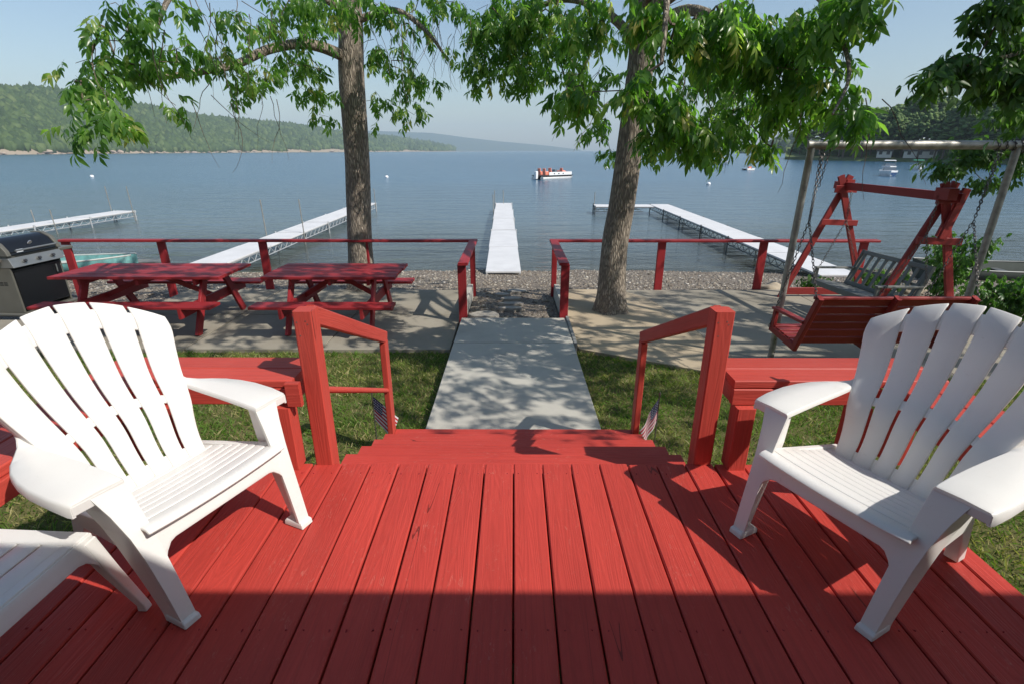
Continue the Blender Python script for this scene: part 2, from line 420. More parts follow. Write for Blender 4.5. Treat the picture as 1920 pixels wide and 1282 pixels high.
prof1 = [(-420, 110), (-200, 135), (0, 152), (60, 152), (130, 161), (200, 178), (260, 184), (330, 198), (400, 208), (470, 214), (560, 223), (650, 238), (720, 243), (800, 254), (870, 268), (930, 279.5)]
dist1 = [(-420, 620), (0, 720), (300, 950), (640, 1400), (930, 2600)]
h1, HV, hn, hnr, hnr2 = hill('wooded_hill', prof1, dist1, 1.5, M_hill)
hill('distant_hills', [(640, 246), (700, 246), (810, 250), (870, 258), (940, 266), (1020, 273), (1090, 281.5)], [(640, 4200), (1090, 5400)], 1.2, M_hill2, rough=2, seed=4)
# forest on the hill: thousands of crowns in one object
def clump(nv=0):
    bm = bmesh.new(); bmesh.ops.create_icosphere(bm, subdivisions=1, radius=1)
    V = np.array([v.co[:] for v in bm.verts]); Fc = np.array([[v.index for v in f.verts] for f in bm.faces]); bm.free(); return V, Fc
CV, CF = clump()
def scatter_clumps(name, P, S, m, jit=.25, seed=1):
    g = np.random.default_rng(seed); n = len(P); nv = len(CV)
    V = CV[None] * (1 + g.normal(0, jit, (n, nv, 1))) * S[:, None, :] + P[:, None, :]
    Fq = CF[None] + (np.arange(n) * nv)[:, None, None]
    return npmesh(name, V.reshape(-1, 3), Fq.reshape(-1, 3), np.repeat(g.random(n), nv))
M_forest = leaf_mat('hill_forest', [(0, (.03, .06, .018)), (.5, (.05, .09, .025)), (.85, (.08, .125, .035)), (1, (.11, .15, .05))], .15, .8)
P = []; S = []
for k in range(38000):
    u = nrng.random() ** .75 * hn * .999; w = nrng.random() ** 1.0 * hnr * .999
    i, j = int(u), int(w); fu, fw = u - i, w - j
    q = [Vector(HV[(i + a) * hnr2 + j + b]) for a, b in ((0, 0), (1, 0), (0, 1), (1, 1))]
    p = (q[0] * (1 - fu) + q[1] * fu) * (1 - fw) + (q[2] * (1 - fu) + q[3] * fu) * fw
    if p.z < .5 + 8 * max(0, fbm(p.x * .012, p.y * .012, 2) + .05): continue
    s = 2.7 + nrng.random() * 3.0; s *= 1 + max(0, math.hypot(p.x, p.y) - 900) / 1600
    P.append((p.x, p.y, p.z + s * .3)); S.append((s, s, s * (1.0 + nrng.random() * .7)))
tag(mesh_obj('hillside_forest', scatter_clumps('hillside_forest', np.array(P), np.array(S), None), M_forest),
    'dense green forest covering the hill across the lake', 'forest', kind='stuff')
# rocky ledges on the far shore
P = []; S = []
for k in range(330):
    i = int(nrng.random() ** .8 * 60) + 20; i = min(i, hn - 1)
    q = Vector(HV[i * hnr2 + 1]); p = q * (1 - nrng.random() * .06)
    if fbm(i * .35, 7) < -.02 and k % 4: continue
    s = .6 + nrng.random() ** 2 * 1.9; P.append((p.x, p.y, -2.3 + nrng.random() * 1.5 * s)); S.append((s * 2.6, s, s * (.4 + nrng.random() * .6)))
M_ledge = plain('ledge_rock', (.36, .29, .235), .9, var=.25, sc_=.2)
tag(mesh_obj('shore_ledges', scatter_clumps('shore_ledges', np.array(P), np.array(S), None, .3, 5), M_ledge), kind='stuff',
    label='pale rock ledges along the foot of the wooded hill', cat='rocks')

# right shore: a low wooded point
M_shore = plain('shore_turf', (.085, .12, .03), .95, var=.4, sc_=.2)
def point_land(name, pr, dist, depth):
    V = []; n = 50
    for i in range(n + 1):
        px = pr[0] + (pr[1] - pr[0]) * i / n; az, _ = ang(px, 300); d0 = interp(px, dist)
        e = math.sin(min(1, i / 8) * math.pi / 2)
        for t, z in ((0, -2.6), (.012, -1.7), (.05, -1.3), (.2, -.4), (.6, 3), (1, 3)):
            d = d0 + (depth * t) * (.25 + .75 * e); V.append((math.sin(az) * d, math.cos(az) * d, z))
    return tag(pyobj(name, V, [(i * 6 + j, (i + 1) * 6 + j, (i + 1) * 6 + j + 1, i * 6 + j + 1) for i in range(n) for j in range(5)], M_shore, smooth=True), kind='structure')
dist2 = [(1478, 262), (1560, 240), (1700, 225), (1920, 200), (2150, 170)]
point_land('wooded_point', (1470, 2150), dist2, 160)
point_land('far_point', (1385, 1490), [(1385, 900), (1490, 800)], 300)

def crown_blob_points(n, rx, rz, g, layers=None):
    d = g.normal(size=(n, 3)); d /= np.linalg.norm(d, axis=1)[:, None]; r = g.random(n) ** .33
    return d * r[:, None] * np.array([rx, rx, rz])
def far_tree(seed, kind):
    g = np.random.default_rng(seed); P = []; S = []
    if kind == 'pine':
        H = 17
        for k in range(150):
            t = (k / 150) ** .9; z = 4 + t * 13.5; a = g.random() * 6.28; r = (1 - t) ** .7 * 4.2 * (.4 + .6 * g.random()); s = .5 + (1 - t) * .6
            P.append((math.cos(a) * r, math.sin(a) * r, z - r * .08)); S.append((s * 1.5, s * 1.5, s * .5))
    else:
        H = 17
        lobes = crown_blob_points(16, 4.6, 5.0, g)
        for c in lobes:
            q = crown_blob_points(26, 2.5, 1.9, g) + c + np.array([0, 0, 11.5])
            for p in q:
                s = .45 + g.random() * .5; P.append(p); S.append((s, s, s * .8))
    return scatter_clumps('crown', np.array(P), np.array(S), None, .3, seed), H
M_far = leaf_mat('shore_tree_leaves', [(0, (.055, .095, .024)), (.5, (.09, .155, .036)), (.85, (.13, .21, .055)), (1, (.19, .26, .07))], .2, .8)
protos = []
for s_, k in ((1, 'd'), (2, 'd'), (3, 'd'), (4, 'pine'), (5, 'd')):
    cm, H = far_tree(s_, k)
    t = empty('pine_tree' if k == 'pine' else 'broadleaf_tree', (0, 0, 0), 0, None, 'tree', 'trees on the wooded point')
    mesh_obj('crown', cm, M_far, t)
    MB().tube([(0, 0, -1), (.2, 0, 5), (0, .1, 12)], [.38, .28, .12], 6).build('trunk', M_twig, t, True)
    protos.append((t, k, [False]))
def place_far(kk, px, d, s, label):
    t, k, used = protos[kk]; az, _ = ang(px, 300)
    o = copy_tree(t) if used[0] else t; used[0] = True
    o.location = (math.sin(az) * d, math.cos(az) * d, -1.0 + (0 if d < 255 else 1.5)); o.scale = (s, s, s * rnd.uniform(.92, 1.1)); o.rotation_euler.z = rnd.uniform(0, 6.28)
    o['label'] = label.replace('@', PLACE[min(len(PLACE) - 1, max(0, int((px - 1530) / 75)))])
PLACE = ('at the lake end', 'left of the small cabin', 'beside the small cabin', 'behind the long lodge', 'right of the long lodge', 'under the overhanging boughs', 'nearest the right edge', 'beyond the right edge')
g = random.Random(3)
place_far(3, 1496, 262, .62, 'slender dark pine at the lake end of the wooded point')
place_far(3, 1514, 258, .78, 'layered dark pine second from the tip of the wooded point')
for k in range(34):
    px = 1535 + k * 15 + g.uniform(-5, 5); d = interp(px, dist2) + 9 + g.uniform(0, 12); s = .80 + .16 * g.random() - .0002 * (px - 1500) * 0 
    s *= interp(px, [(1535, .88), (1600, 1.0), (1920, .93), (2100, .8)])
    kk = 3 if g.random() < .16 else g.choice((0, 1, 2, 4))
    place_far(kk, px, d, s, 'dark layered pine in the front row of the wooded point, @' if kk == 3 else 'round green tree in the front row of the wooded point, @')
for k in range(34):
    px = 1548 + k * 16 + g.uniform(-6, 6); d = interp(px, dist2) + 34 + g.uniform(0, 30); kk = g.choice((0, 1, 2, 4))
    s = 1.1 + g.random() * .16; s *= interp(px, [(1540, .8), (1610, 1.02), (1920, .92)])
    place_far(kk, px, d, s, 'taller tree in the back row of the wooded point, @')
# understorey shrubs of the point
P = []; S = []
for k in range(900):
    px = 1490 + nrng.random() * 640; d = interp(px, dist2) + 22 + nrng.random() * 30; az, _ = ang(px, 300); s = 1 + nrng.random() * 1.8
    P.append((math.sin(az) * d, math.cos(az) * d, -.2 + nrng.random() * 3.5)); S.append((s * 1.3, s * 1.3, s))
tag(mesh_obj('undergrowth', scatter_clumps('undergrowth', np.array(P), np.array(S), None, .3, 9), M_far), 'dark undergrowth beneath the trees of the wooded point', 'undergrowth', kind='stuff')
P = []; S = []
for k in range(500):
    px = 1385 + nrng.random() * 100; d = 830 + nrng.random() * 150; az, _ = ang(px, 300); s = 5 + nrng.random() * 4
    h = interp(px, [(1385, 0), (1430, 6), (1470, 24), (1490, 26)])
    P.append((math.sin(az) * d, math.cos(az) * d, -2 + nrng.random() * h)); S.append((s, s, s * .8))
tag(mesh_obj('far_wood', scatter_clumps('far_wood', np.array(P), np.array(S), None, .3, 19), M_forest), 'hazy blue-green wood on the farther point beside the pines', 'wood', kind='stuff')
# white lodge under the trees
M_lodge = plain('lodge_white', (.70, .68, .62), .7, var=.06); M_roofg = plain('lodge_roof', (.16, .15, .14), .8)
M_glassd = plain('dark_window', (.03, .04, .05), .15)
def lodge(px0, px1, d, label, zb=-1.0, hh=2.4):
    a0, _ = ang(px0, 300); a1, _ = ang(px1, 300); p0 = Vector((math.sin(a0) * d, math.cos(a0) * d, zb)); p1 = Vector((math.sin(a1) * d, math.cos(a1) * d, zb))
    L = (p1 - p0).length; c = (p0 + p1) / 2; rz = math.atan2((p1 - p0).y, (p1 - p0).x)
    t = empty('lodge', c, rz, label, 'building')
    MB().box((0, 3, hh / 2), (L, 6, hh)).build('wall', M_lodge, t)
    MB().loft([[(-L / 2 - .4, -.5, hh), (-L / 2 - .4, 3, hh + 1.5), (-L / 2 - .4, 6.5, hh), (-L / 2 - .4, 6.4, hh - .15), (-L / 2 - .4, -.4, hh - .15)], [(L / 2 + .4, -.5, hh), (L / 2 + .4, 3, hh + 1.5), (L / 2 + .4, 6.5, hh), (L / 2 + .4, 6.4, hh - .15), (L / 2 + .4, -.4, hh - .15)]]).build('roof', M_roofg, t)
    n = max(2, int(L / 3))
    for i in range(n): MB().box((-L / 2 + (i + .5) * L / n, -.03, 1.7), (1.0, .06, 1.1)).build('window', M_glassd, t)
lodge(1690, 1752, 236, 'long white lodge under the trees near the shore, right of the moored boats')
lodge(1640, 1668, 240, 'small white cabin under the trees left of the long lodge')

# ------------------------------------------------------------------ patio, path, walls
def prism(name, pts, z0, z1, m, parent=None, bev=.006):
    mb = MB(); mb.loft([[(x, y, z0) for x, y in pts], [(x, y, z1) for x, y in pts]]); o = mb.build(name, m, parent)
    if bev: bevel(o, bev)
    return o
pav = empty('patio', (0, 0, 0)); tag(pav, kind='structure')
ZP = -.86
xe = [-9.5, -7.7, -5.9, -4.2, -2.45, -.80]
for i in range(5):
    a, b = xe[i] + .008, xe[i + 1] - .008; far = 8.9 if i >= 2 else 7.15
    prism('patio_slab', [(a, 5.98), (b, 5.98), (b, 7.4), (a, 7.4)] if i >= 2 else [(a, 5.98), (b, 5.98), (b, far), (a, far)], -1.15, ZP + rnd.uniform(-.004, .004), M_patio, pav)
    if i >= 2: prism('patio_slab', [(a, 7.416), (b, 7.416), (b, far), (a, far)], -1.15, ZP + rnd.uniform(-.004, .004), M_patio, pav)
prism('patio_slab', [(.83, 5.99), (2.24, 5.27), (2.75, 5.42), (2.62, 6.1), (2.45, 7.5), (2.3, 8.3), (1.9, 8.9), (.80, 8.9)], -1.15, ZP + .008, M_sandy, pav)
prism('patio_slab', [(2.77, 5.43), (5.0, 5.1), (5.0, 8.95), (1.93, 8.9), (2.32, 8.31), (2.47, 7.5), (2.64, 6.1)], -1.15, ZP - .006, M_patio, pav)
prism('patio_slab', [(5.02, 5.1), (6.9, 5.1), (6.9, 8.8), (5.02, 8.8)], -1.15, ZP - .012, M_patio, pav)
path = empty('concrete_path', (0, 0, 0)); tag(path, kind='structure')
for (y0, y1, z0, z1) in ((3.4, 5.93, -.72, -.755), (5.945, 7.0, -.755, -.775)):
    w = .755
    MB().loft([[(-w, y0, -1.1), (w, y0, -1.1), (w, y0, z0), (-w, y0, z0)], [(-w, y1, -1.1), (w, y1, -1.1), (w, y1, z1), (-w, y1, z1)]]).build('path_slab', M_path, path, bevel=.008)
# low kerb on the right of the path, wing walls at the gate
prism('kerb', [(.757, 5.9), (.80, 5.9), (.80, 7.0), (.757, 7.0)], -1.1, -.745, plain('kerb_concrete', (.22, .22, .21), .9), path)
for s_, lb in ((-1, 'low concrete wing wall left of the beach steps'), (1, 'low concrete wing wall right of the beach steps')):
    o = MB().loft([[(s_ * .72, 7.14, -1.4), (s_ * .81, 7.14, -1.4), (s_ * .81, 7.14, -.66), (s_ * .72, 7.14, -.66)], [(s_ * .72, 8.76, -1.4), (s_ * .81, 8.76, -1.4), (s_ * .81, 8.76, -.72), (s_ * .72, 8.76, -.72)]]).build('wing_wall', M_path, bevel=.01)
    tag(o, lb, 'wall')
# gravel ramp between the walls and the beach surface
def ramp_z(x, y): return -.86 - (y - 7) * .055 + fbm(x * 2, y * 2) * .015
sheet('gravel_ramp', lin(-.70, .70, 10), lin(7.0, 9.6, 16), lambda x, y: ramp_z(x, y) if y < 9.4 else beach_z(x, y) - .02, M_beach)
def flat_stone(px, py, w, d, z, label):
    c = W(px, py, z); pts = []; n = 9
    for k in range(n):
        a = 6.283 * k / n; r = rnd.uniform(.85, 1.1); pts.append((math.cos(a) * w / 2 * r, math.sin(a) * d / 2 * r))
    mb = MB().loft([[(x * .96, y * .96, -.06) for x, y in pts], [(x, y, .0) for x, y in pts], [(x * .93, y * .93, .03) for x, y in pts]])
    o = mb.build('stepping_stone', M_stone, None, True); o.location = c; tag(o, label, 'stepping stone', 'flat stones leading down to the dock')
flat_stone(908, 592, .5, .35, -.85, 'pale flat stone at the left end of the path foot')
flat_stone(958, 580, .46, .16, -.885, 'thin flat stone closest to the end of the path')
flat_stone(960, 571, .42, .16, -.90, 'flat grey stone, second up from the end of the path')
flat_stone(957, 561.5, .42, .2, -.925, 'wide pale stone, third up from the end of the path')
flat_stone(942, 554, .28, .2, -.95, 'small squarish stone left of the row of stepping stones')
flat_stone(970, 547.5, .42, .25, -.97, 'broad grey stone, fourth up from the end of the path')
flat_stone(948, 519, .62, .55, -1.78, 'large reddish stone at the shore end of the middle dock')

# ------------------------------------------------------------------ house behind the camera (throws the eave shadow)
hs = empty('lake_house', (0, -1.6, 0), 0, 'pale clapboard lake house behind the deck with a wide eave', 'house')
M_clap = plain('pale_clapboard', (.62, .60, .56), .7, var=.05)
MB().box((0, -3, .9), (16, 6, 3.6)).build('wall', M_clap, hs)
MB().loft([[(-9, 1.76, 2.6), (-9, 1.76, 2.72), (-9, -3, 4.6), (-9, -7, 2.72), (-9, -7, 2.6), (-9, -3, 4.45)], [(9, 1.76, 2.6), (9, 1.76, 2.72), (9, -3, 4.6), (9, -7, 2.72), (9, -7, 2.6), (9, -3, 4.45)]]).build('roof', M_roofg, hs)
MB().box((0, .02, 1.1), (1.0, .06, 2.1)).build('door', M_lodge, hs)
for x in (-3, 3): MB().box((x, .02, 1.4), (1.4, .05, 1.1)).build('window', M_glassd, hs)

# ------------------------------------------------------------------ deck
dk = empty('deck', (0, 0, 0), 0, 'red painted wooden deck with long boards running toward the lake', 'deck')
BW = .1465
for i in range(-12, 12):
    x = (i + .5) * BW; j = rnd.uniform(-.0012, .0012); w = BW - rnd.uniform(.0055, .0085)
    plank('deck_board', (x + j, -1.55, -.019 + rnd.uniform(-.0015, .0015)), (x - j, 2.20 + rnd.uniform(-.004, .004), -.019 + rnd.uniform(-.0015, .0015)), w, .036, M_deck, dk, ch=.005)
for s_ in (-1, 1): plank('deck_board', (s_ * (12 * BW + .047), -1.55, -.019), (s_ * (12 * BW + .047), 2.2, -.019), .090, .036, M_deck, dk, ch=.005)
plank('rim_joist', (-1.84, 2.155, -.13), (1.84, 2.155, -.13), .18, .038, M_deck, dk, up=(0, 1, 0))
for s_ in (-1, 1): plank('rim_joist', (s_ * 1.80, -1.5, -.13), (s_ * 1.80, 2.13, -.13), .18, .038, M_deck, dk, up=(1, 0, 0))
for k in range(7): plank('joist', (-1.77, -1.2 + k * .5, -.13), (1.77, -1.2 + k * .5, -.13), .17, .038, M_deck, dk, up=(0, 1, 0))
for x in (-1.72, 0, 1.72): plank('support_post', (x, 2.05, -.9), (x, 2.05, -.23), .09, .09, M_deck, dk, up=(0, 1, 0))
# screws, in two rows, as one joined part
mb = MB()
for i in range(-12, 12):
    for y in (2.12, 1.24, .5):
        for dx in (-.045, .045): mb.tube([((i + .5) * BW + dx + rnd.uniform(-.006, .006), y + rnd.uniform(-.01, .01), -.004), ((i + .5) * BW + dx, y, .0008)], .0028, 6)
tag(mb.build('screw_heads', M_dred, dk), kind='stuff')
st = empty('deck_steps', (0, 2.2, 0), 0, 'wide red wooden steps going down from the deck to the path', 'steps')
TR, RS = .27, .118
for k in range(1, 6):
    y0 = (k - 1) * TR; z = -k * RS; X = .955 if k < 5 else .94
    for q, (a, b) in enumerate(((.0, .134), (.139, .272))):
        plank('tread_board', (-X, y0 + (a + b) / 2, z - .018), (X, y0 + (a + b) / 2, z - .018), b - a, .036, M_deck, st)
    plank('riser', (-X + .02, y0 - .012, z + RS / 2 - .03), (X - .02, y0 - .012, z + RS / 2 - .03), RS - .045, .02, M_deck, st, up=(0, 1, 0))
for s_ in (-.9, 0, .9): plank('stringer', (s_, .02, -.25), (s_, 1.33, -.82), .2, .038, M_deck, st, up=(1, 0, 0))

def stair_rail(s_, label, dowel):
    t = empty('stair_railing', (s_ * .965, 2.235, 0), 0, label, 'railing')
    plank('newel_post', (0, 0, -.3), (0, 0, .815), .089, .089, M_red, t, up=(0, 1, 0), ch=.006)
    plank('lower_post', (s_ * -.0, 1.27, -.60), (0, 1.27, .175), .089, .045, M_red, t, up=(1, 0, 0), ch=.005)
    plank('handrail', (-s_ * .0, .046, .775), (0, 1.31, .195), .04, .089, M_red, t, up=(0, .42, .9), ch=.006)
    if dowel: MB().tube([(0, .04, .385), (0, 1.25, -.215)], .018, 10).build('lower_rail', M_red, t, True)
    mb = MB()
    for dx, dz in ((-.028, .765), (.012, .77), (.02, .755), (-.02, .70)): mb.tube([(dx, -.040, dz), (dx, -.0455, dz)], .0035, 6)
    tag(mb.build('screw_holes', M_steel, t), kind='stuff')
stair_rail(-1, 'red stair railing left of the steps, with a round lower bar', True)
stair_rail(1, 'red stair railing right of the steps, without a lower bar', False)

def deck_bench(s_, label):
    t = empty('deck_bench', (s_ * 1.06, 2.19, 0), 0, label, 'bench')
    Z = .475
    L1, L2 = 1.02, -2.3   # run along the lake side, then back along the deck's edge
    for q in range(2): plank('seat_plank', (0, .072 + q * .147, Z - .02), (s_ * L1, .072 + q * .147, Z - .02), .144, .04, M_red, t, ch=.005)
    for q in range(2): plank('seat_plank', (s_ * (L1 - .074 - q * .147), -.004, Z - .022), (s_ * (L1 - .074 - q * .147), L2, Z - .022), .144, .04, M_red, t, ch=.005)
    plank('apron', (s_ * .0, .012, Z - .085), (s_ * (L1 - .31), .012, Z - .085), .085, .036, M_red, t, up=(0, 1, 0))
    plank('apron', (s_ * .02, .27, Z - .085), (s_ * L1, .27, Z - .085), .085, .036, M_red, t, up=(0, 1, 0))
    plank('apron', (s_ * (L1 - .29), 0, Z - .085), (s_ * (L1 - .29), L2, Z - .085), .085, .036, M_red, t, up=(1, 0, 0))
    plank('apron', (s_ * .019, .03, Z - .085), (s_ * .019, .25, Z - .085), .085, .036, M_red, t, up=(1, 0, 0))
    if s_ < 0: plank('end_cap', (s_ * .02, -.026, Z - .060), (s_ * -.045, -.026, Z - .060), .125, .03, M_red, t, up=(0, 1, 0))
    for x, y in ((.06, .0), (.62, .0), (.90, .05)): plank('leg', (s_ * x, y - .0, .0), (s_ * x, y, Z - .13), .089, .089, M_red, t, up=(0, 1, 0), ch=.005)
    for y in (-2.2,): plank('leg', (s_ * (L1 - .20), y, -.8), (s_ * (L1 - .20), y, Z - .13), .089, .089, M_red, t, up=(0, 1, 0))
    return t
deck_bench(-1, 'red built-in bench along the left corner of the deck')
deck_bench(1, 'red built-in bench along the right corner of the deck')

# ------------------------------------------------------------------ plastic chairs
def grid_obj(name, f, nu, nv, m, parent, thick, smooth=True, off=0):
    V = [f(i / nu, j / nv) for j in range(nv + 1) for i in range(nu + 1)]
    Fs = [(j * (nu + 1) + i, j * (nu + 1) + i + 1, (j + 1) * (nu + 1) + i + 1, (j + 1) * (nu + 1) + i) for j in range(nv) for i in range(nu)]
    o = pyobj(name, V, Fs, m, parent, smooth)
    s = solidify(o, thick, off); b = o.modifiers.new('b', 'BEVEL'); b.width = min(.004, thick * .4); b.segments = 2; b.limit_method = 'ANGLE'; b.angle_limit = R(50)
    o.data.set_sharp_from_angle(angle=R(50))
    return o
def back_hw(t): return interp(t, [(0, .215), (.12, .222), (.30, .240), (.5, .272), (.7, .305), (.88, .330), (1.0, .334)])
def back_pt(u, t):
    top = .81 * (1 - .19 * abs(u) ** 2.0)                        # arched top
    s = t * top; x = u * back_hw(t)
    y = -.46 - .40 * s - .10 * math.sin(min(1, s / .8) * math.pi) * .3; z = .275 + .835 * s
    y += .045 * u * u * (.4 + t)                                  # dished across
    if t > .93: y -= (t - .93) * .25; z -= (t - .93) * .1 * .5    # rolled top edge
    y += .03 * math.exp(-((s - .26) / .12) ** 2)                   # lumbar bulge
    return (x, y, z)
def make_chair(label):
    t = empty('adirondack_chair', (0, 0, 0), 0, label, 'chair', 'white plastic deck chairs')
    NS = 6
    for i in range(NS):
        u0, u1 = -1 + 2 * i / NS, -1 + 2 * (i + 1) / NS
        def f(a, v, u0=u0, u1=u1):
            g0 = .006 / back_hw(v)
            lo = u0 + (g0 if u0 > -.99 else 0); hi = u1 - (g0 if u1 < .99 else 0)
            p = Vector(back_pt(lo + (hi - lo) * a, v)); p.y += .007 * math.sin(a * math.pi); return p
        grid_obj('back_slat', f, 6, 26, M_white, t, .013)
    for a, b in ((.0, .07), (.375, .425), (.84, .955)):
        grid_obj('back_band', lambda u, v, a=a, b=b: Vector(back_pt(-.97 + 1.94 * u, a + (b - a) * v)) + Vector((0, -.005, 0)), 36, 4, M_white, t, .012)
    # seat: front slat, seven ribs, falling to the back
    def seat_z(y): return .372 - .26 * max(0, -y - .04) * .85 + (.0 if y < -.06 else -(y + .06) ** 2 * 14)
    ys = [(-.030, -.100), (-.106, -.165), (-.170, -.212), (-.217, -.259), (-.264, -.306), (-.311, -.353), (-.358, -.42), (-.425, -.50)]
    for a, b in ys:
        def f(u, v, a=a, b=b):
            y = a + (b - a) * v; hw = .275 + .06 * min(0, y + .1) ; x = -hw + 2 * hw * u
            return (x, y, seat_z(y) - .012 * (1 - (2 * u - 1) ** 2) - (.002 if abs(v - .5) > .45 else 0))
        grid_obj('seat_slat', f, 10, 5, M_white, t, .012, off=-1)
    # front apron with an arch
    def f(u, v):
        x = -.272 + .544 * u; e = abs(2 * u - 1); low = .285 - .115 * max(0, (e - .72) / .28) ** 2.0
        z = .352 + (low - .352) * v; return (x, interp(z, [(0, .032), (.15, -.002), (.28, -.036), (.36, -.060)]) - .009, z)
    grid_obj('apron', f, 28, 4, M_white, t, .013)
    for s_ in (-1, 1):
        # front leg: tapered outer panel with a front flange and a foot
        lv = [(.0, .235, .285, -.065, .032), (.03, .235, .286, -.070, .026), (.15, .238, .292, -.120, -.002), (.28, .241, .301, -.178, -.036), (.36, .244, .310, -.212, -.060), (.45, .247, .328, -.252, -.092), (.525, .250, .350, -.300, -.122)]
        MB().loft([[(s_ * xo, yb, z), (s_ * xo, yf - .0155, z), (s_ * (xo - .013), yf - .0155, z), (s_ * (xo - .013), yb, z)] for z, xi, xo, yb, yf in lv]).build('side_panel', M_white, t)
        MB().loft([[(s_ * xo, yf, z), (s_ * xi, yf - .002, z), (s_ * xi, yf - .016, z), (s_ * xo, yf - .0155, z)] for z, xi, xo, yb, yf in lv]).build('front_leg', M_white, t, bevel=.0012)
        MB().loft([rect_ring(s_ * .290, s_ * .230, -.058, .044, .0), rect_ring(s_ * .290, s_ * .232, -.056, .040, .020), rect_ring(s_ * .286, s_ * .238, -.050, .030, .028)]).build('foot', M_white, t, bevel=.004)
        # rear leg
        MB().loft([rect_ring(s_ * .235, s_ * .185, -.665, -.61, 0), rect_ring(s_ * .240, s_ * .195, -.615, -.55, .14), rect_ring(s_ * .245, s_ * .20, -.56, -.45, .285)]).build('rear_leg', M_white, t, bevel=.006)
        # side rail of the seat
        MB().loft([[(s_ * .262, -.085, .275), (s_ * .29, -.085, .275), (s_ * .29, -.085, .355), (s_ * .262, -.085, .355)], [(s_ * .262, -.15, .255), (s_ * .29, -.15, .255), (s_ * .29, -.15, .355), (s_ * .262, -.15, .355)],
                   [(s_ * .232, -.52, .225), (s_ * .258, -.52, .225), (s_ * .258, -.52, .29), (s_ * .232, -.52, .29)]]).build('side_rail', M_white, t, bevel=.006)
        # arm: a broad paddle at the front that sweeps back and up into the back's edge
        path_ = [(-.122, .250, .400, .530, .040), (-.135, .249, .406, .534, .040), (-.20, .250, .414, .540, .034), (-.30, .254, .416, .545, .032), (-.38, .258, .408, .547, .030), (-.45, .262, .392, .548, .028), (-.51, .266, .366, .549, .026), (-.555, .268, .336, .552, .022), (-.59, .266, .308, .562, .018), (-.62, .262, .290, .585, .014), (-.645, .258, .283, .63, .012)]
        rings = []
        for y, xi, xo, z, lip in path_:
            x = (xi + xo) / 2; th = .010; li = min(lip, .016)
            rings.append([(s_ * xi, y, z - li), (s_ * xi, y, z - .004), (s_ * (xi + .006), y, z + .003), (s_ * x, y, z + .006), (s_ * (xo - .008), y, z + .003), (s_ * xo, y, z - .005), (s_ * (xo + .002), y, z - lip), (s_ * (xo - .008), y, z - lip), (s_ * (xo - .009), y, z - th), (s_ * (xi + .009), y, z - th), (s_ * (xi + .009), y, z - li)])
        MB().loft([rect_ring(s_ * .252, s_ * .400, -.134, -.121, .495), rect_ring(s_ * .251, s_ * .400, -.134, -.121, .528)]).build('arm_lip', M_white, t, bevel=.003)
        o = MB().loft(rings).build('arm', M_white, t, True, angle=50)
        sb = o.modifiers.new('b', 'BEVEL'); sb.width = .003; sb.segments = 2; sb.limit_method = 'ANGLE'; sb.angle_limit = R(45)
        grid_obj('back_edge', lambda u, v: Vector(back_pt(s_ * 1.0, .02 + .9 * v)) + Vector((-s_ * .004 + s_ * .003 * u, -.004 - .030 * u, -.010 * u)), 2, 24, M_white, t, .009)
    return t
def place_chair(t, A, B, side):
    A, B = Vector(A), Vector(B); mid = (A + B) / 2; ab = (B - A).normalized()
    fwd = Vector((-ab.y, ab.x, 0)) if side > 0 else Vector((ab.y, -ab.x, 0))
    t.location = (mid.x, mid.y, 0); t.rotation_euler = (0, 0, math.atan2(fwd.y, fwd.x) - math.pi / 2)
ch = make_chair('white plastic slatted armchair on the left of the deck, partly in the eave shadow')
place_chair(ch, (-.91, 1.778, 0), (-1.133, 1.258, 0), 1)
ch2 = copy_tree(ch); ch2['label'] = 'white plastic slatted armchair on the right of the deck, turned from the sun'
place_chair(ch2, (.953, 1.728, 0), (1.206, 1.222, 0), -1)

def side_table():
    t = empty('side_table', (-1.62, 1.03, 0), R(-3), 'low white plastic slatted side table at the near left of the deck', 'table')
    hx, hy, Z = .255, .27, .365
    n = 6
    for i in range(n):
        x0 = -hx + .03 + (2 * hx - .06) * i / n; x1 = -hx + .03 + (2 * hx - .06) * (i + 1) / n
        grid_obj('top_slat', lambda u, v, x0=x0, x1=x1: (x0 + .004 + (x1 - x0 - .008) * u, -hy + .055 + (2 * hy - .11) * v, Z - .001), 2, 4, M_white, t, .010, off=-1)
    for (a, b, c, d) in ((-hx, hx, -hy, -hy + .06), (-hx, hx, hy - .06, hy), (-hx, -hx + .034, -hy + .06, hy - .06), (hx - .034, hx, -hy + .06, hy - .06)):
        MB().loft([rect_ring(a, b, c, d, Z - .014), rect_ring(a, b, c, d, Z + .001)]).build('top_rim', M_white, t, bevel=.004)
    def skirt(axis, s_):
        def f(u, v):
            e = abs(2 * u - 1); low = Z - .065 - .10 * max(0, (e - .7) / .3) ** 2; z = Z - .005 + (low - Z + .005) * v
            return ((-hx + 2 * hx * u) * 1.005, s_ * (hy + .012 * v), z) if axis else (s_ * (hx + .012 * v), (-hy + 2 * hy * u) * 1.005, z)
        grid_obj('skirt', f, 20, 3, M_white, t, .009)
    for s_ in (-1, 1): skirt(True, s_); skirt(False, s_)
    for sx in (-1, 1):
        for sy in (-1, 1):
            def L(x, y, w, z): return [(sx * x, sy * y, z), (sx * (x - w), sy * y, z), (sx * (x - w), sy * (y - w * .9), z), (sx * x, sy * (y - w * .9), z)]
            MB().loft([L(hx + .075, hy + .055, .034, 0), L(hx + .072, hy + .052, .030, .025), L(hx + .03, hy + .03, .042, .2), L(hx + .008, hy + .008, .05, Z - .02)]).build('leg', M_white, t, bevel=.005)
side_table()

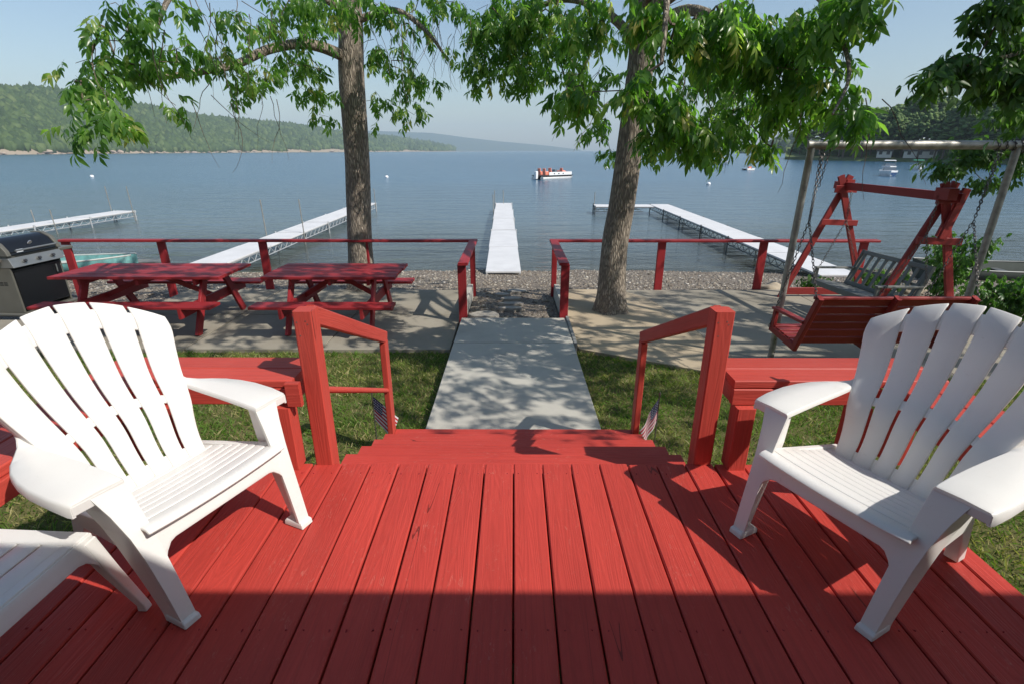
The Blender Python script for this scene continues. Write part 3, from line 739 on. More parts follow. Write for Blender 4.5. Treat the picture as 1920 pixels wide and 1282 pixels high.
# ------------------------------------------------------------------ picnic tables
def picnic(label, x0, x1, Y0, rz, npl=5):
    L = x1 - x0; g = -.86; t = empty('picnic_table', ((x0 + x1) / 2, Y0 + .45, g), rz, label, 'picnic table', 'red picnic tables on the patio')
    H = .775; w = .9 / npl
    for i in range(npl):
        y = -.45 + w * (i + .5); plank('table_plank', (-L / 2 + rnd.uniform(-.01, .01), y, H - .02), (L / 2 + rnd.uniform(-.01, .01), y, H - .02), w - .012, .038, M_dred, t, ch=.005)
    for s_ in (-1, 1): plank('bench_plank', (-L / 2 - .04, s_ * .69, .445), (L / 2 + .02, s_ * .69, .445), .265, .038, M_dred, t, ch=.006)
    for sx in (-1, 1):
        X = sx * (L / 2 - .33)
        for s_ in (-1, 1):
            plank('leg', (X, s_ * .22, H - .045), (X, s_ * .62, .0), .12, .038, M_dred, t, up=(1, 0, 0))
            plank('brace', (sx * (L / 2 - .75) * .25, 0, H - .09), (X - sx * .05, 0, .40), .07, .036, M_dred, t, up=(0, 1, 0)) if s_ > 0 else None
        plank('cross_beam', (X - sx * .042, -.84, .375), (X - sx * .042, .84, .375), .14, .038, M_dred, t, up=(1, 0, 0))
        plank('top_cleat', (X - sx * .042, -.40, H - .085), (X - sx * .042, .40, H - .085), .09, .038, M_dred, t, up=(1, 0, 0))
    plank('top_cleat', (0, -.40, H - .085), (0, .40, H - .085), .09, .038, M_dred, t, up=(1, 0, 0))
    return t
picnic('longer dark red picnic table beside the grill', -6.27, -3.96, 6.62, R(0))
picnic('shorter dark red picnic table nearer the path', -3.40, -1.60, 6.62, R(0))

# ------------------------------------------------------------------ lakeside railings
def rail_fence(s_, xend, posts, label):
    Yf = 8.95; zt = .035; t = empty('lakeside_railing', (s_ * .75, Yf, -.9), 0, label, 'railing')
    O = Vector((s_ * .75, Yf, -.9)); P_ = lambda x, y, z: Vector((x, y, z)) - O
    plank('top_rail', P_(s_ * .64, Yf, zt - .02), P_(xend, Yf, zt - .02), .14, .04, M_dred, t, ch=.006)
    plank('top_rail', P_(s_ * .71, Yf - .07, zt - .021), P_(s_ * .71, 6.98, zt - .021), .14, .04, M_dred, t, ch=.006)
    for x in posts: plank('post', P_(x, Yf + .02, -1.1), P_(x, Yf + .02, zt - .04), .14, .05, M_dred, t, up=(0, 1, 0), ch=.006)
    plank('post', P_(s_ * .72, Yf - .12, -1.2), P_(s_ * .72, Yf - .12, zt - .04), .09, .09, M_dred, t, up=(0, 1, 0))
    plank('post', P_(s_ * .735, 7.06, -1.0), P_(s_ * .735, 7.06, zt - .04), .12, .05, M_dred, t, up=(0, 1, 0))
    return t
rail_fence(-1, -8.0, (-7.95, -6.25, -4.45, -2.65), 'long dark red railing along the beach, left of the path')
rail_fence(1, 6.42, (2.63, 4.43, 6.2), 'dark red railing along the beach, right of the path')

# ------------------------------------------------------------------ swings
def chain_mb(mb, pts, pitch=.036, r=.0042):
    pts = [Vector(p) for p in pts]; Ls = [(b - a).length for a, b in zip(pts, pts[1:])]; tot = sum(Ls); n = int(tot / pitch)
    for i in range(n):
        s = (i + .5) / n * tot; k = 0
        while s > Ls[k] and k < len(Ls) - 1: s -= Ls[k]; k += 1
        a, b = pts[k], pts[k + 1]; d = (b - a).normalized(); c = a + d * s; N = d.orthogonal().normalized(); B = d.cross(N)
        if i % 2: N, B = B, N
        ring = [c + d * math.cos(q) * pitch * .66 + N * math.sin(q) * pitch * .33 for q in [6.2832 * j / 8 for j in range(8)]]
        b0 = len(mb.v)
        for j in range(8):
            tn = (ring[(j + 1) % 8] - ring[j - 1]).normalized(); U = (ring[j] - c).normalized(); Wv = tn.cross(U).normalized()
            for q in range(4): mb.v.append(ring[j] + (U * math.cos(q * 1.5708) + Wv * math.sin(q * 1.5708)) * r)
        for j in range(8):
            for q in range(4):
                j2, q2 = (j + 1) % 8, (q + 1) % 4; mb.f.append((b0 + j * 4 + q, b0 + j * 4 + q2, b0 + j2 * 4 + q2, b0 + j2 * 4 + q))
    return mb
YP = 5.67; XL, XR = 3.10, 5.27; ZT = 1.555
fr = empty('pipe_swing_frame', (XL, YP, -.9), 0, 'grey galvanised pipe swing frame standing on the patio', 'swing frame')
O = Vector((XL, YP, -.9))
MB().tube([Vector((XL - .03, YP, ZT)) - O, Vector((XR + .09, YP, ZT)) - O], .044, 16).build('top_bar', M_galv, fr, True, angle=60)
for x in (XL + .02, XR):
    MB().tube([Vector((x, YP, -.9)) - O, Vector((x, YP, ZT - .03)) - O], .036, 14).build('upright', M_galv, fr, True, angle=60)
mb = MB()
for z in (-.6, -.25, .1, .45, .8, 1.1): mb.tube([Vector((XL + .02, YP - .037, z)) - O, Vector((XL + .02, YP - .034, z)) - O], .007, 8)
tag(mb.build('bolt_hole', M_steel, fr), kind='stuff')
# swing bench hung from it, back towards the deck
sb = empty('porch_swing', (3.76, 5.05, -.46), R(0), 'red slatted porch swing hanging from the pipe frame, seen from behind', 'porch swing')
HWb = .76
back0, back1 = Vector((0, 0, .03)), Vector((0, -.26, .60))
bd = (back1 - back0)
for i in range(6):
    a = (i + .5) / 6; c = back0 + bd * a
    plank('back_slat', (-HWb + .02, c.y + .02, c.z), (HWb - .02, c.y + .02, c.z), bd.length / 6 - .012, .02, M_sred, sb, up=bd.normalized().cross(Vector((1, 0, 0))))
for x in (-HWb, 0, HWb):
    plank('back_stile', back0 + Vector((x, -.01, -.05)), back1 + Vector((x, -.02, .015)), .045, .075, M_sred, sb, up=(0, 1, .4), ch=.008)
    plank('seat_rail', (x, -.02, .0), (x, .52, -.02 + .06), .075, .04, M_sred, sb, up=(1, 0, 0), ch=.006)
plank('back_cap', back1 + Vector((-HWb - .03, .02, .0)), back1 + Vector((HWb + .03, .02, .0)), .05, .025, M_sred, sb)
for i in range(5): plank('seat_slat', (-HWb, .06 + i * .10, .045 + .008 * i), (HWb, .06 + i * .10, .045 + .008 * i), .088, .02, M_sred, sb)
for s_ in (-1, 1):
    plank('arm_rest', (s_ * HWb, -.13, .31), (s_ * HWb, .50, .28), .08, .03, M_sred, sb, ch=.006)
    plank('arm_post', (s_ * HWb, .47, .04), (s_ * HWb, .47, .27), .06, .04, M_sred, sb, up=(1, 0, 0))
    top = Vector(((XL + .16 if s_ < 0 else XR - .15) - 3.76, YP - 5.05, ZT + .46 - .05)); ky = Vector((s_ * (HWb + .02) * .93 + top.x * .07, .45, 1.30))
    k2 = top.lerp(Vector((s_ * (HWb + .03), .15, .3)), .42)
    mb = chain_mb(MB(), [top, k2]); chain_mb(mb, [k2, (s_ * (HWb + .03), -.27, .60)]); chain_mb(mb, [k2, (s_ * (HWb + .03), .50, .05)])
    chain_mb(mb, [k2 + Vector((.01, .01, 0)), top + Vector((-.03, .0, 0))])
    tag(mb.build('chain', M_chain, sb, True), kind='stuff')
# spare chain wound round the bar and a loose end
mb = MB(); pts = [Vector((XR - .28 + i * .012, YP + math.cos(i * .9) * .055, ZT + math.sin(i * .9) * .055)) - O for i in range(30)]; chain_mb(mb, pts, .03)
chain_mb(mb, [Vector((XL + .22, YP, ZT - .04)) - O, Vector((XL + .19, YP + .02, ZT - .42)) - O])
tag(mb.build('spare_chain', M_chain, fr, True), kind='stuff')

af = empty('a_frame_swing_stand', (5.3, 7.5, -.9), 0, 'shade-darkened red timber A-frame swing stand behind the porch swing', 'swing frame')
O = Vector((5.3, 7.5, -.9)); Z0 = -.9
def afr(p): return Vector(p) - O
Aps = [((4.60, 5.98), 5.27, 8.42), ((4.80, 6.06), 5.47, 6.62)]
for (xa, xb), xm, y in Aps:
    zt = 1.13
    plank('leg', afr((xa, y + .03, Z0)), afr((xm + .09, y + .03, zt)), .10, .04, M_sred, af, up=(0, 1, 0))
    plank('leg', afr((xb, y - .03, Z0)), afr((xm - .10, y - .03, zt)), .10, .04, M_sred, af, up=(0, 1, 0))
    plank('leg', afr((xb - .02, y + .10, Z0)), afr((xm - .10, y + .10, zt)), .10, .04, M_sred, af, up=(0, 1, 0)) if False else None
    if y < 7: plank('short_brace', afr((xm + .02, y - .085, .44)), afr((xm + .15, y - .085, 1.06)), .10, .036, M_sred, af, up=(0, 1, 0)); plank('short_brace', afr((xm + .10, y + .07, .44)), afr((xm + .24, y + .07, 1.02)), .09, .036, M_sred, af, up=(0, 1, 0))
    plank('collar', afr((xm - .28, y - .07, .42)), afr((xm + .30, y - .07, .40)), .09, .036, M_sred, af, up=(0, 1, 0))
    plank('collar', afr((xm - .17, y - .07, .93)), afr((xm + .17, y - .07, .93)), .11, .036, M_sred, af, up=(0, 1, 0))
    plank('foot_rail', afr((xa + .05, y + .075, Z0 + .13)), afr((xb - .02, y + .075, Z0 + .13)), .12, .036, M_sred, af, up=(0, 1, 0)) if y > 7 else None
plank('top_beam', afr((5.25, 8.62, .98)), afr((5.49, 6.40, .955)), .11, .05, M_sred, af, up=(1, 0, 0))
for y in (6.50, 8.5): plank('top_block', afr((5.36, y - .10, 1.0)), afr((5.36, y + .12, 1.0)), .12, .14, M_sred, af)

gb = empty('bench_swing', (5.15, 7.1, -.44), R(90 + 6), 'weathered grey slatted bench swing hanging from the red A-frame', 'porch swing')
# local: x along the bench, y towards its back is -y
HG = .60
for i in range(9):
    x = -HG + .06 + i * (2 * HG - .12) / 8
    plank('back_slat', (x, -.10, .06), (x, -.27, .46), .055, .016, M_grey_wood, gb, up=(0, 1, .4))
plank('back_rail', (-HG, -.275, .49), (HG, -.275, .49), .06, .035, M_grey_wood, gb, up=(0, 1, .4))
plank('back_rail', (-HG, -.09, .035), (HG, -.09, .035), .06, .035, M_grey_wood, gb, up=(0, 1, .4))
plank('back_brace', (-HG, -.205, .25), (HG, -.205, .25), .04, .02, M_grey_wood, gb, up=(0, 1, .4))
for i in range(6): plank('seat_slat', (-HG, -.04 + i * .085, .0 + i * .016), (HG, -.04 + i * .085, .0 + i * .016), .07, .018, M_grey_wood, gb)
plank('front_rail', (-HG, .45, .05), (HG, .45, .05), .08, .035, M_grey_wood, gb, up=(0, 1, 0))
for s_ in (-1, 1):
    plank('side_rail', (s_ * HG, -.12, -.03), (s_ * HG, .46, .05), .07, .035, M_grey_wood, gb, up=(1, 0, 0))
    plank('back_post', (s_ * HG, -.09, -.04), (s_ * HG, -.29, .52), .06, .035, M_grey_wood, gb, up=(1, 0, 0))
    plank('arm_rest', (s_ * HG, -.20, .25), (s_ * HG, .46, .27), .07, .025, M_grey_wood, gb)
    plank('arm_post', (s_ * HG, .43, .08), (s_ * HG, .43, .26), .05, .035, M_grey_wood, gb, up=(1, 0, 0))
    k2 = Vector((s_ * .70, .05, .95)); mb = chain_mb(MB(), [(s_ * .72, .05, 1.36), k2]); chain_mb(mb, [k2, (s_ * (HG + .03), -.22, .30)]); chain_mb(mb, [k2, (s_ * (HG + .03), .44, .1)])
    tag(mb.build('chain', M_chain, gb, True), kind='stuff')

# ------------------------------------------------------------------ grill
def grill():
    t = empty('gas_grill', (-7.66, 7.74, -.88), R(0), 'black and grey gas grill with three knobs beside the picnic table', 'grill')
    fwd = Vector((1, -.06, 0)); t.rotation_euler.z = math.atan2(fwd.y, fwd.x) + math.pi / 2   # local -y is the front
    Mg = plain('grill_taupe_panel', (.12, .117, .10), .45, .2, var=.1); Mb = plain('grill_black_enamel', (.008, .009, .011), .2, var=.1)
    Ms = plain('grill_stainless', (.24, .25, .25), .38, .6, var=.1); Mk = plain('knob_grey', (.05, .05, .055), .3, .3); Mem = plain('emblem_silver', (.7, .7, .7), .25, .8)
    Mlab = plain('pale_sticker', (.65, .7, .75), .5, var=.05)
    hw, hd = .40, .26
    for s_ in (-1, 1): MB().box((s_ * hw, 0, .42), (.03, hd * 2, .70)).build('side_panel', Mg, t, bevel=.008)
    mb = MB()
    for r in range(3):
        for c in range(3): mb.box((-hw - .017, -.12 + c * .07, .50 + r * .02), (.003, .055, .007))
    mb.build('vent_slots', Mb, t)
    MB().box((0, .24, .42), (2 * hw, .02, .68)).build('back_panel', Mg, t)
    dr = MB().box((0, -hd + .005, .42), (2 * hw - .04, .02, .60)).build('door', Mb, t, bevel=.006)
    MB().tube([(.27, -hd - .035, .56), (.27, -hd - .04, .68)], .009, 8).build('door_handle', Ms, dr, True)
    MB().box((0, 0, .045), (2 * hw + .14, 2 * hd + .10, .05)).build('base_shelf', Mg, t, bevel=.02)
    for s_ in (-1, 1): MB().tube([(s_ * .33 - .02, -.2, .0), (s_ * .33 + .02, -.2, .0)], .03, 12).build('caster', Mb, t, True)
    cpn = MB().loft([[(-hw - .02, -hd - .08, .76), (-hw - .02, -hd - .03, .90), (-hw - .02, .20, .90), (-hw - .02, .20, .76)], [(hw + .02, -hd - .08, .76), (hw + .02, -hd - .03, .90), (hw + .02, .20, .90), (hw + .02, .20, .76)]]).build('control_panel', Ms, t, bevel=.006)
    for i in range(3):
        c = Vector((-.22 + i * .23, -hd - .06, .83)); n_ = Vector((0, -.94, .34)); MB().tube([c, c + n_ * .012], .032, 18).build('knob_ring', Ms, cpn, True)
        k = MB().tube([c + n_ * .012, c + n_ * .04], [.024, .020], 14).build('knob', Mk, cpn, True)
    MB().box((0, .0, .915), (2 * hw + .04, .56, .03)).build('firebox_rim', Mg, t, bevel=.008)
    prof = [(-.30, .93), (-.285, 1.0), (-.22, 1.10), (-.10, 1.165), (.05, 1.17), (.18, 1.11), (.26, .98), (.27, .93)]
    ld = MB().loft([[(-hw + .03, y, z) for y, z in prof], [(hw - .03, y, z) for y, z in prof]]).build('lid', Mb, t, bevel=.012)
    for s_ in (-1, 1):
        prof2 = [(y * 1.06, .93 + (z - .93) * 1.05) for y, z in prof]
        MB().loft([[(s_ * (hw - .03), y, z) for y, z in prof2], [(s_ * (hw + .035), y, z) for y, z in prof2]]).build('lid_end', Mg, t, bevel=.01)
    MB().tube([(-.33, -.355, 1.0), (.33, -.355, 1.0)], .014, 10).build('lid_handle', Ms, ld, True)
    e = MB().tube([(0, -.262, 1.075), (0, -.270, 1.070)], .032, 20).build('emblem', Mem, ld, True); e.location.y = -.004
    MB().box((-.22, -.302, .985), (.10, .006, .045)).build('sticker', Mlab, ld)
    MB().box((-hw - .19, .0, .875), (.30, .44, .05)).build('side_shelf', Mg, t, bevel=.012)
    MB().box((hw + .19, .0, .875), (.30, .44, .05)).build('side_shelf', Mg, t, bevel=.012)
grill()

# ------------------------------------------------------------------ docks
def dock(label, A, B, w, panels, frame_m, z=-1.6, poles=(), legs_from=.15, group='white docks along the shore', slope=0):
    A, B = Vector(A), Vector(B); d = B - A; L = d.length; rz = math.atan2(d.y, d.x)
    t = empty('dock', (A.x, A.y, z), rz, label, 'dock', group)
    n = panels
    for i in range(n):
        a, b = L * i / n, L * (i + 1) / n; dz = rnd.uniform(-.012, .012)
        prism_ = MB().loft([rect_ring(a + .025, b - .025, -w / 2 - i % 2 * .02, w / 2 + i % 2 * .02, dz - .05), rect_ring(a + .025, b - .025, -w / 2 - i % 2 * .02, w / 2 + i % 2 * .02, dz)]); prism_.build('dock_panel', M_dock, t, bevel=.006)
    for s_ in (-1, 1):
        mb = MB(); y = s_ * (w / 2 - .03); step = .5; k = 0
        mb.tube([(0, y, -.075), (L, y, -.075)], .022, 6); mb.tube([(.6, y, -.30), (L, y, -.30)], .020, 6)
        x = .6
        while x < L - .1:
            mb.tube([(x, y, -.30 if k % 2 else -.075), (min(L, x + step / 2), y, -.075 if k % 2 else -.30)], .012, 5, False); x += step / 2; k += 1
        tag(mb.build('truss', frame_m, t, True), kind='stuff')
    for i in range(n + 1):
        x = L * i / n * .985 + .05
        if x < L * legs_from: continue
        for s_ in (-1, 1):
            zb = min(-.9, beach_z(A.x, A.y + x) - z) if abs(d.y) > abs(d.x) else -2.5
            MB().tube([(x, s_ * (w / 2 + .03), max(zb, -3)), (x, s_ * (w / 2 + .03), .04)], .03, 8).build('pile', frame_m, t, True)
    for f, s_, h in poles:
        MB().tube([(L * f, s_ * (w / 2 + .05), -1.0), (L * f, s_ * (w / 2 + .05) + .03, h)], .022, 8).build('mooring_pole', M_galv, t, True)
    return t
dock('straight white dock running out from the end of the path', W(944, 509, -1.62), W(944.5, 381, -1.62), .98, 5, M_alu, -1.62, ((.75, 1, .9), (.98, 1, .8), (.98, .0, .8)), .3)
dock('long white dock behind the left tree trunk, two poles at its left side', (-9.0, 14.6, 0), (-9.25, 33, 0), 1.08, 6, M_alu, -1.6, ((.29, 1, 1.35), (.33, -1, 1.3), (.98, -1, .9)), .2)
dock('white dock at the far left with four poles on it', (-22.0, 13.5, 0), (-21.4, 28.6, 0), 1.1, 5, M_alu, -1.6, ((.98, 1, 1.3), (.98, -1, 1.3), (.68, 1, .55), (.66, -1, .6)), .2)
dock('long white main dock on the right with dark trusses, reaching the beach', (8.72, 13.2, 0), (9.0, 32.3, 0), 1.1, 6, M_dalu, -1.6, (), .25)
dock('short white cross dock joined to the outer end of the right dock', (8.36, 31.4, 0), (4.9, 31.6, 0), 1.3, 2, M_dalu, -1.6, ((.98, -1, .7),), .1)

# ------------------------------------------------------------------ boats
M_hullw = plain('white_gelcoat', (.78, .79, .80), .25, var=.04); M_blue = plain('navy_stripe', (.03, .07, .18), .3); M_teal = plain('teal_paint', (.10, .25, .24), .7, var=.35, sc_=9)
M_coral = plain('coral_vinyl', (.75, .25, .17), .5, var=.1); M_dk = plain('dark_boat_part', (.03, .035, .04), .4); M_ggreen = plain('green_canvas', (.04, .25, .15), .7); M_yel = plain('cream_canvas', (.75, .6, .3), .7)
M_wind = plain('tinted_windshield', (.10, .13, .16), .1)
def hull_rings(L, Bm, H, flare=.75, n=12, transom=.85):
    rings = []
    for i in range(n + 1):
        t = i / n; x = -L / 2 + L * t; w = Bm / 2 * (transom + (1 - transom) * min(1, t * 3)) * (1 - max(0, (t - .5) / .5) ** 2.2 * .97)
        sh = H * (1 + .25 * max(0, t - .5) ** 1.5); kz = -.18 + .35 * max(0, (t - .72) / .28) ** 2
        rings.append([(x, 0, kz - .1), (x, w * flare, kz + .08), (x, w * .97, sh * .7), (x, w, sh), (x, w * .86, sh + .02), (x, 0, sh + .05), (x, -w * .86, sh + .02), (x, -w, sh), (x, -w * .97, sh * .7), (x, -w * flare, kz + .08)])
    return rings
def motorboat(px, py, L, Bm, rz, label, canopy=None, stripe=None):
    c = W(px, py, -2.1); t = empty('motorboat', (c.x, c.y, -2.1), rz, label, 'boat')
    MB().loft(hull_rings(L, Bm, .75)).build('hull', M_hullw, t, True, angle=35)
    r = hull_rings(L * 1.004, Bm * 1.012, .75)
    MB().loft([[p[1], p[2]] for p in r], False, False).build('stripe', stripe or M_blue, t) if stripe else None
    MB().loft([rect_ring(-L * .05, L * .22, -Bm * .36, Bm * .36, .78), rect_ring(-L * .02, L * .12, -Bm * .30, Bm * .30, 1.25)]).build('windshield', M_wind, t)
    MB().loft([rect_ring(-L * .42, -L * .08, -Bm * .3, Bm * .3, .75), rect_ring(-L * .40, -L * .1, -Bm * .28, Bm * .28, .95)]).build('seats', M_hullw, t, bevel=.03)
    if canopy:
        MB().loft([rect_ring(-L * .38, L * .08, -Bm * .4, Bm * .4, 1.75), rect_ring(-L * .36, L * .05, -Bm * .36, Bm * .36, 1.87)]).build('canopy', canopy, t, bevel=.03)
        for x in (-L * .33, L * .03):
            for s_ in (-1, 1): MB().tube([(x, s_ * Bm * .42, .75), (x, s_ * Bm * .38, 1.77)], .02, 6).build('canopy_pole', M_galv, t, True)
    MB().box((-L / 2 - .2, 0, .55), (.4, .4, .8)).build('outboard_motor', M_dk, t, bevel=.06)
    return t
motorboat(1341, 309, 6.2, 2.2, R(165), 'white cabin boat with a cream canopy moored behind the right tree', M_yel)
motorboat(1663, 330, 5.4, 2.3, R(-119), 'white speedboat with a navy stripe, bow toward the deck', None, M_blue)
motorboat(1664, 319.5, 6.0, 2.4, R(-122), 'white cabin boat moored just behind the navy-striped speedboat', M_hullw)
motorboat(1717, 318.5, 5.4, 2.3, R(-120), 'white boat with a green canopy moored off the wooded point', M_ggreen)
motorboat(1478, 291, 6.4, 2.4, R(160), 'tiny white boat near the tip of the wooded point')
def pontoon():
    c = W(1036, 336, -2.1); t = empty('pontoon_boat', (c.x, c.y, -2.1), R(38), 'pontoon boat with coral seats floating mid lake', 'boat')
    L, B = 5.4, 2.4
    for s_ in (-1, 1): MB().tube([(-L / 2, s_ * .9, .1), (L / 2 - .6, s_ * .9, .1), (L / 2 - .1, s_ * .9, .25), (L / 2 + .1, s_ * .9, .38)], [.32, .32, .2, .04], 12).build('pontoon', M_alu, t, True)
    MB().box((0, 0, .48), (L, B, .10)).build('deck_floor', M_dk, t)
    for s_ in (-1, 1): MB().box((.35, s_ * B / 2, .74), (L - 1.3, .05, .40)).build('fence_panel', M_hullw, t, bevel=.02)
    MB().box((L / 2 - .3, 0, .74), (.05, B, .40)).build('fence_panel', M_hullw, t, bevel=.02)
    for s_ in (-1, 1):
        for x in (-.8, 0, .8): MB().box((x, s_ * (B / 2 + .035), .74), (.22, .02, .12)).build('logo_plate', M_dk, t)
    for x, y in ((-1.7, .5), (-1.7, -.5), (.3, .6), (1.4, -.5)):
        MB().box((x, y, .78), (.6, .6, .45)).build('seat_base', M_coral, t, bevel=.05); MB().box((x - .3, y, 1.15), (.14, .56, .5)).build('seat_back', M_coral, t, bevel=.06)
    MB().box((1.9, .5, .80), (.9, 1.0, .5)).build('bow_bench', M_coral, t, bevel=.06)
    MB().loft([rect_ring(-.5, .05, -.9, -.3, .5), rect_ring(-.4, -.05, -.85, -.35, 1.25)]).build('console', M_wind, t)
    MB().box((-L / 2 - .25, 0, .55), (.4, .45, 1.0)).build('outboard_motor', M_hullw, t, bevel=.08)
pontoon()
def buoy(px, py, r, label, red=False):
    c = W(px, py, -2.1); bm = bmesh.new(); bmesh.ops.create_uvsphere(bm, u_segments=14, v_segments=8, radius=r)
    for v in bm.verts: v.co.z *= .85
    me = bpy.data.meshes.new('buoy'); bm.to_mesh(me); bm.free(); me.shade_smooth()
    o = mesh_obj('mooring_buoy', me, M_hullw); o.location = (c.x, c.y, -2.1 + r * .4); tag(o, label, 'buoy', 'white mooring buoys')
    MB().tube([(0, 0, r * .8), (0, 0, r * 1.2)], r * .15, 8).build('ring', M_steel, o, True)
for a in ((171, 333, .26, 'white buoy floating at the far left of the lake'), (725, 334, .26, 'white buoy just right of the left tree trunk'), (1003, 337, .24, 'white buoy beside the pontoon boat'),
          (1328, 347, .24, 'white buoy below the boat with the cream canopy'), (1138, 316, .3, 'tiny white buoy left of the right tree trunk'), (1787, 351, .24, 'white buoy right of the red A-frame top')): buoy(*a)
rc = W(1402, 319.5, -2.1); rf = empty('swim_raft', rc, R(20), 'small swim raft floating between the tree and the pipe frame', 'raft')
MB().box((0, 0, .30), (1.9, 1.6, .12)).build('raft_deck', M_hullw, rf); MB().box((.3, 0, .5), (.6, .5, .3)).build('box', M_coral, rf, bevel=.03)
for s_ in (-1, 1): MB().tube([(-.9, s_ * .6, .08), (.9, s_ * .6, .08)], .2, 10).build('float', M_alu, rf, True)

def rowboat(A, B, Bm, H, m, label, mi):
    A, B = Vector(A), Vector(B); d = B - A; L = d.length; t = empty('rowboat', (A + B) / 2, math.atan2(d.y, d.x), label, 'rowboat')
    rings = []; n = 14
    for i in range(n + 1):
        q = i / n; x = -L / 2 + L * q; w = Bm / 2 * (1 - abs(q - .42) ** 2.4 * (2.9 if q > .42 else 1.3)); w = max(w, .03); sh = H * (1 + .35 * abs(q - .4) ** 2 * 2)
        rings.append([(x, -w, sh), (x, -w * .88, H * .45), (x, -w * .55, .03), (x, 0, 0), (x, w * .55, .03), (x, w * .88, H * .45), (x, w, sh)])
    o = MB().loft(rings, False, False).build('hull', m, t, True, angle=50); solidify(o, .025)
    mb = MB()
    for s_ in (0, 6): mb.tube([r[s_] for r in rings], .022, 6)
    mb.build('gunwale', mi, t, True)
    for q in (.25, .5, .75):
        r = rings[int(q * n)]; plank('thwart', (r[1][0], r[1][1], H * .62), (r[5][0], r[5][1], H * .62), .2, .025, mi, t)
    tr = rings[0]; pyobj('transom', tr, [tuple(range(7))], m, t); return t
rowboat((-13.9, 12.5, -1.45), (-10.0, 13.2, -1.5), 1.15, .34, M_teal, 'teal rowboat lying on the beach behind the grill', plain('pale_gunwale', (.5, .52, .48), .5))
rowboat((10.2, 12.4, -1.56), (13.9, 11.8, -1.5), 1.3, .40, plain('olive_aluminium', (.035, .045, .038), .85), 'dark green aluminium rowboat on the beach at the far right', M_dalu)
plank_o = empty('beach_planks', W(264, 492, -1.45), R(4), 'loose weathered boards lying on the beach beside the teal rowboat', 'boards')
for i in range(3): plank('board', (-.6, i * .16 - .2, .02), (.7, i * .16 - .17, .03), .13, .035, M_grey_wood, plank_o)

# ------------------------------------------------------------------ flags
def flag_mat():
    n = NT('stars_and_stripes', .75, .2); uv = n.n('UVMap'); sx = n.n('SeparateXYZ'); n.l(uv.outputs[0], sx.inputs[0]); u, v = sx.outputs[0], sx.outputs[1]
    st = n.math('GREATER_THAN', n.math('FRACT', n.math('MULTIPLY', v, 6.5)), .5)     # 13 stripes, red first and last
    c = n.mix(st, (.85, .85, .85), (.55, .012, .05)); inv = n.math('SUBTRACT', 1, st); c = n.mix(inv, (.55, .012, .05), (.85, .85, .85))
    a = n.math('SUBTRACT', n.math('FRACT', n.math('MULTIPLY', u, 6 / .4)), .5); b = n.math('SUBTRACT', n.math('FRACT', n.math('MULTIPLY', v, 13 * 5 / 7)), .5)
    r2 = n.math('ADD', n.math('MULTIPLY', a, a), n.math('MULTIPLY', b, b)); star = n.math('LESS_THAN', r2, .075)
    can = n.mix(star, (.012, .02, .12), (.85, .85, .85))
    inc = n.math('MULTIPLY', n.math('LESS_THAN', u, .4), n.math('GREATER_THAN', v, 6 / 13)); cc = n.mix(inc, c, can); n.color(cc); tl = n.n('BsdfTranslucent'); n.l(cc, tl.inputs[0]); mx = n.n('MixShader'); mx.inputs[0].default_value = .4; n.l(n.b.outputs[0], mx.inputs[1]); n.l(tl.outputs[0], mx.inputs[2]); n.l(mx.outputs[0], n.out.inputs[0]); return n.m
M_flag = flag_mat()
def flag(loc, s_, spread, label, rz):
    t = empty('small_flag', loc, rz, label, 'flag', 'small flags stuck in the lawn beside the steps')
    MB().tube([(0, 0, -.02), (0, 0, .56)], .0045, 8).build('stick', M_steel, t, True)
    MB().tube([(0, 0, .56), (0, 0, .585), (0, 0, .60)], [.006, .009, .002], 8).build('finial', M_steel, t, True)
    nu, nv = 24, 14; Hh, Lf = .21, .30; V = []
    for j in range(nv + 1):
        v = j / nv
        for i in range(nu + 1):
            u = i / nu
            x = s_ * (u * Lf * spread * (.55 + .45 * v) + .006)
            y = -.022 * math.sin(u * 7 + v * 2.5) * u - .01 * u
            z = .545 - Hh * (1 - v) - u * Lf * (.80 - .22 * (1 - v))
            V.append((x, y, z))
    Fs = [(j * (nu + 1) + i, j * (nu + 1) + i + 1, (j + 1) * (nu + 1) + i + 1, (j + 1) * (nu + 1) + i) for j in range(nv) for i in range(nu)]
    me = bpy.data.meshes.new('cloth'); me.from_pydata(V, [], Fs); uvl = me.uv_layers.new(name='UVMap')
    for lp in me.loops: i = lp.vertex_index; uvl.data[lp.index].uv = ((i % (nu + 1)) / nu, (i // (nu + 1)) / nv)
    me.shade_smooth(); o = mesh_obj('cloth', me, M_flag, t); 
flag((-1.10, 3.52, -.83), 1, .62, 'small striped flag behind the left stair post, its cloth showing on both sides', R(32))
flag((1.13, 3.50, -.83), -1, .55, 'small striped flag hanging limp beside the right stair post', R(24))

# ------------------------------------------------------------------ boulders, pebbles
def boulder(x, y, z, r, label, seed, m=M_rock, kind=True):
    bm = bmesh.new(); bmesh.ops.create_icosphere(bm, subdivisions=3, radius=1)
    for v in bm.verts:
        k = 1 + noise.noise(v.co * 1.3 + Vector((seed, 0, 0))) * .5; v.co = Vector((v.co.x * r[0] * k, v.co.y * r[1] * k, v.co.z * r[2] * k))
    me = bpy.data.meshes.new('boulder'); bm.to_mesh(me); bm.free(); me.shade_smooth(); o = mesh_obj('boulder', me, m); o.location = (x, y, z); tag(o, label, 'boulder')
boulder(4.86, 9.25, -.98, (.28, .2, .17), 'tan boulder at the foot of the right railing, near the swing', 3)
boulder(2.05, 10.2, -1.12, (.10, .08, .05), 'small white stone on the gravel between the right railing posts', 9, plain('pale_stone', (.6, .58, .55), .8))
boulder(7.6, 9.4, -1.0, (.22, .2, .13), 'grey boulder among the weeds behind the swings', 14)
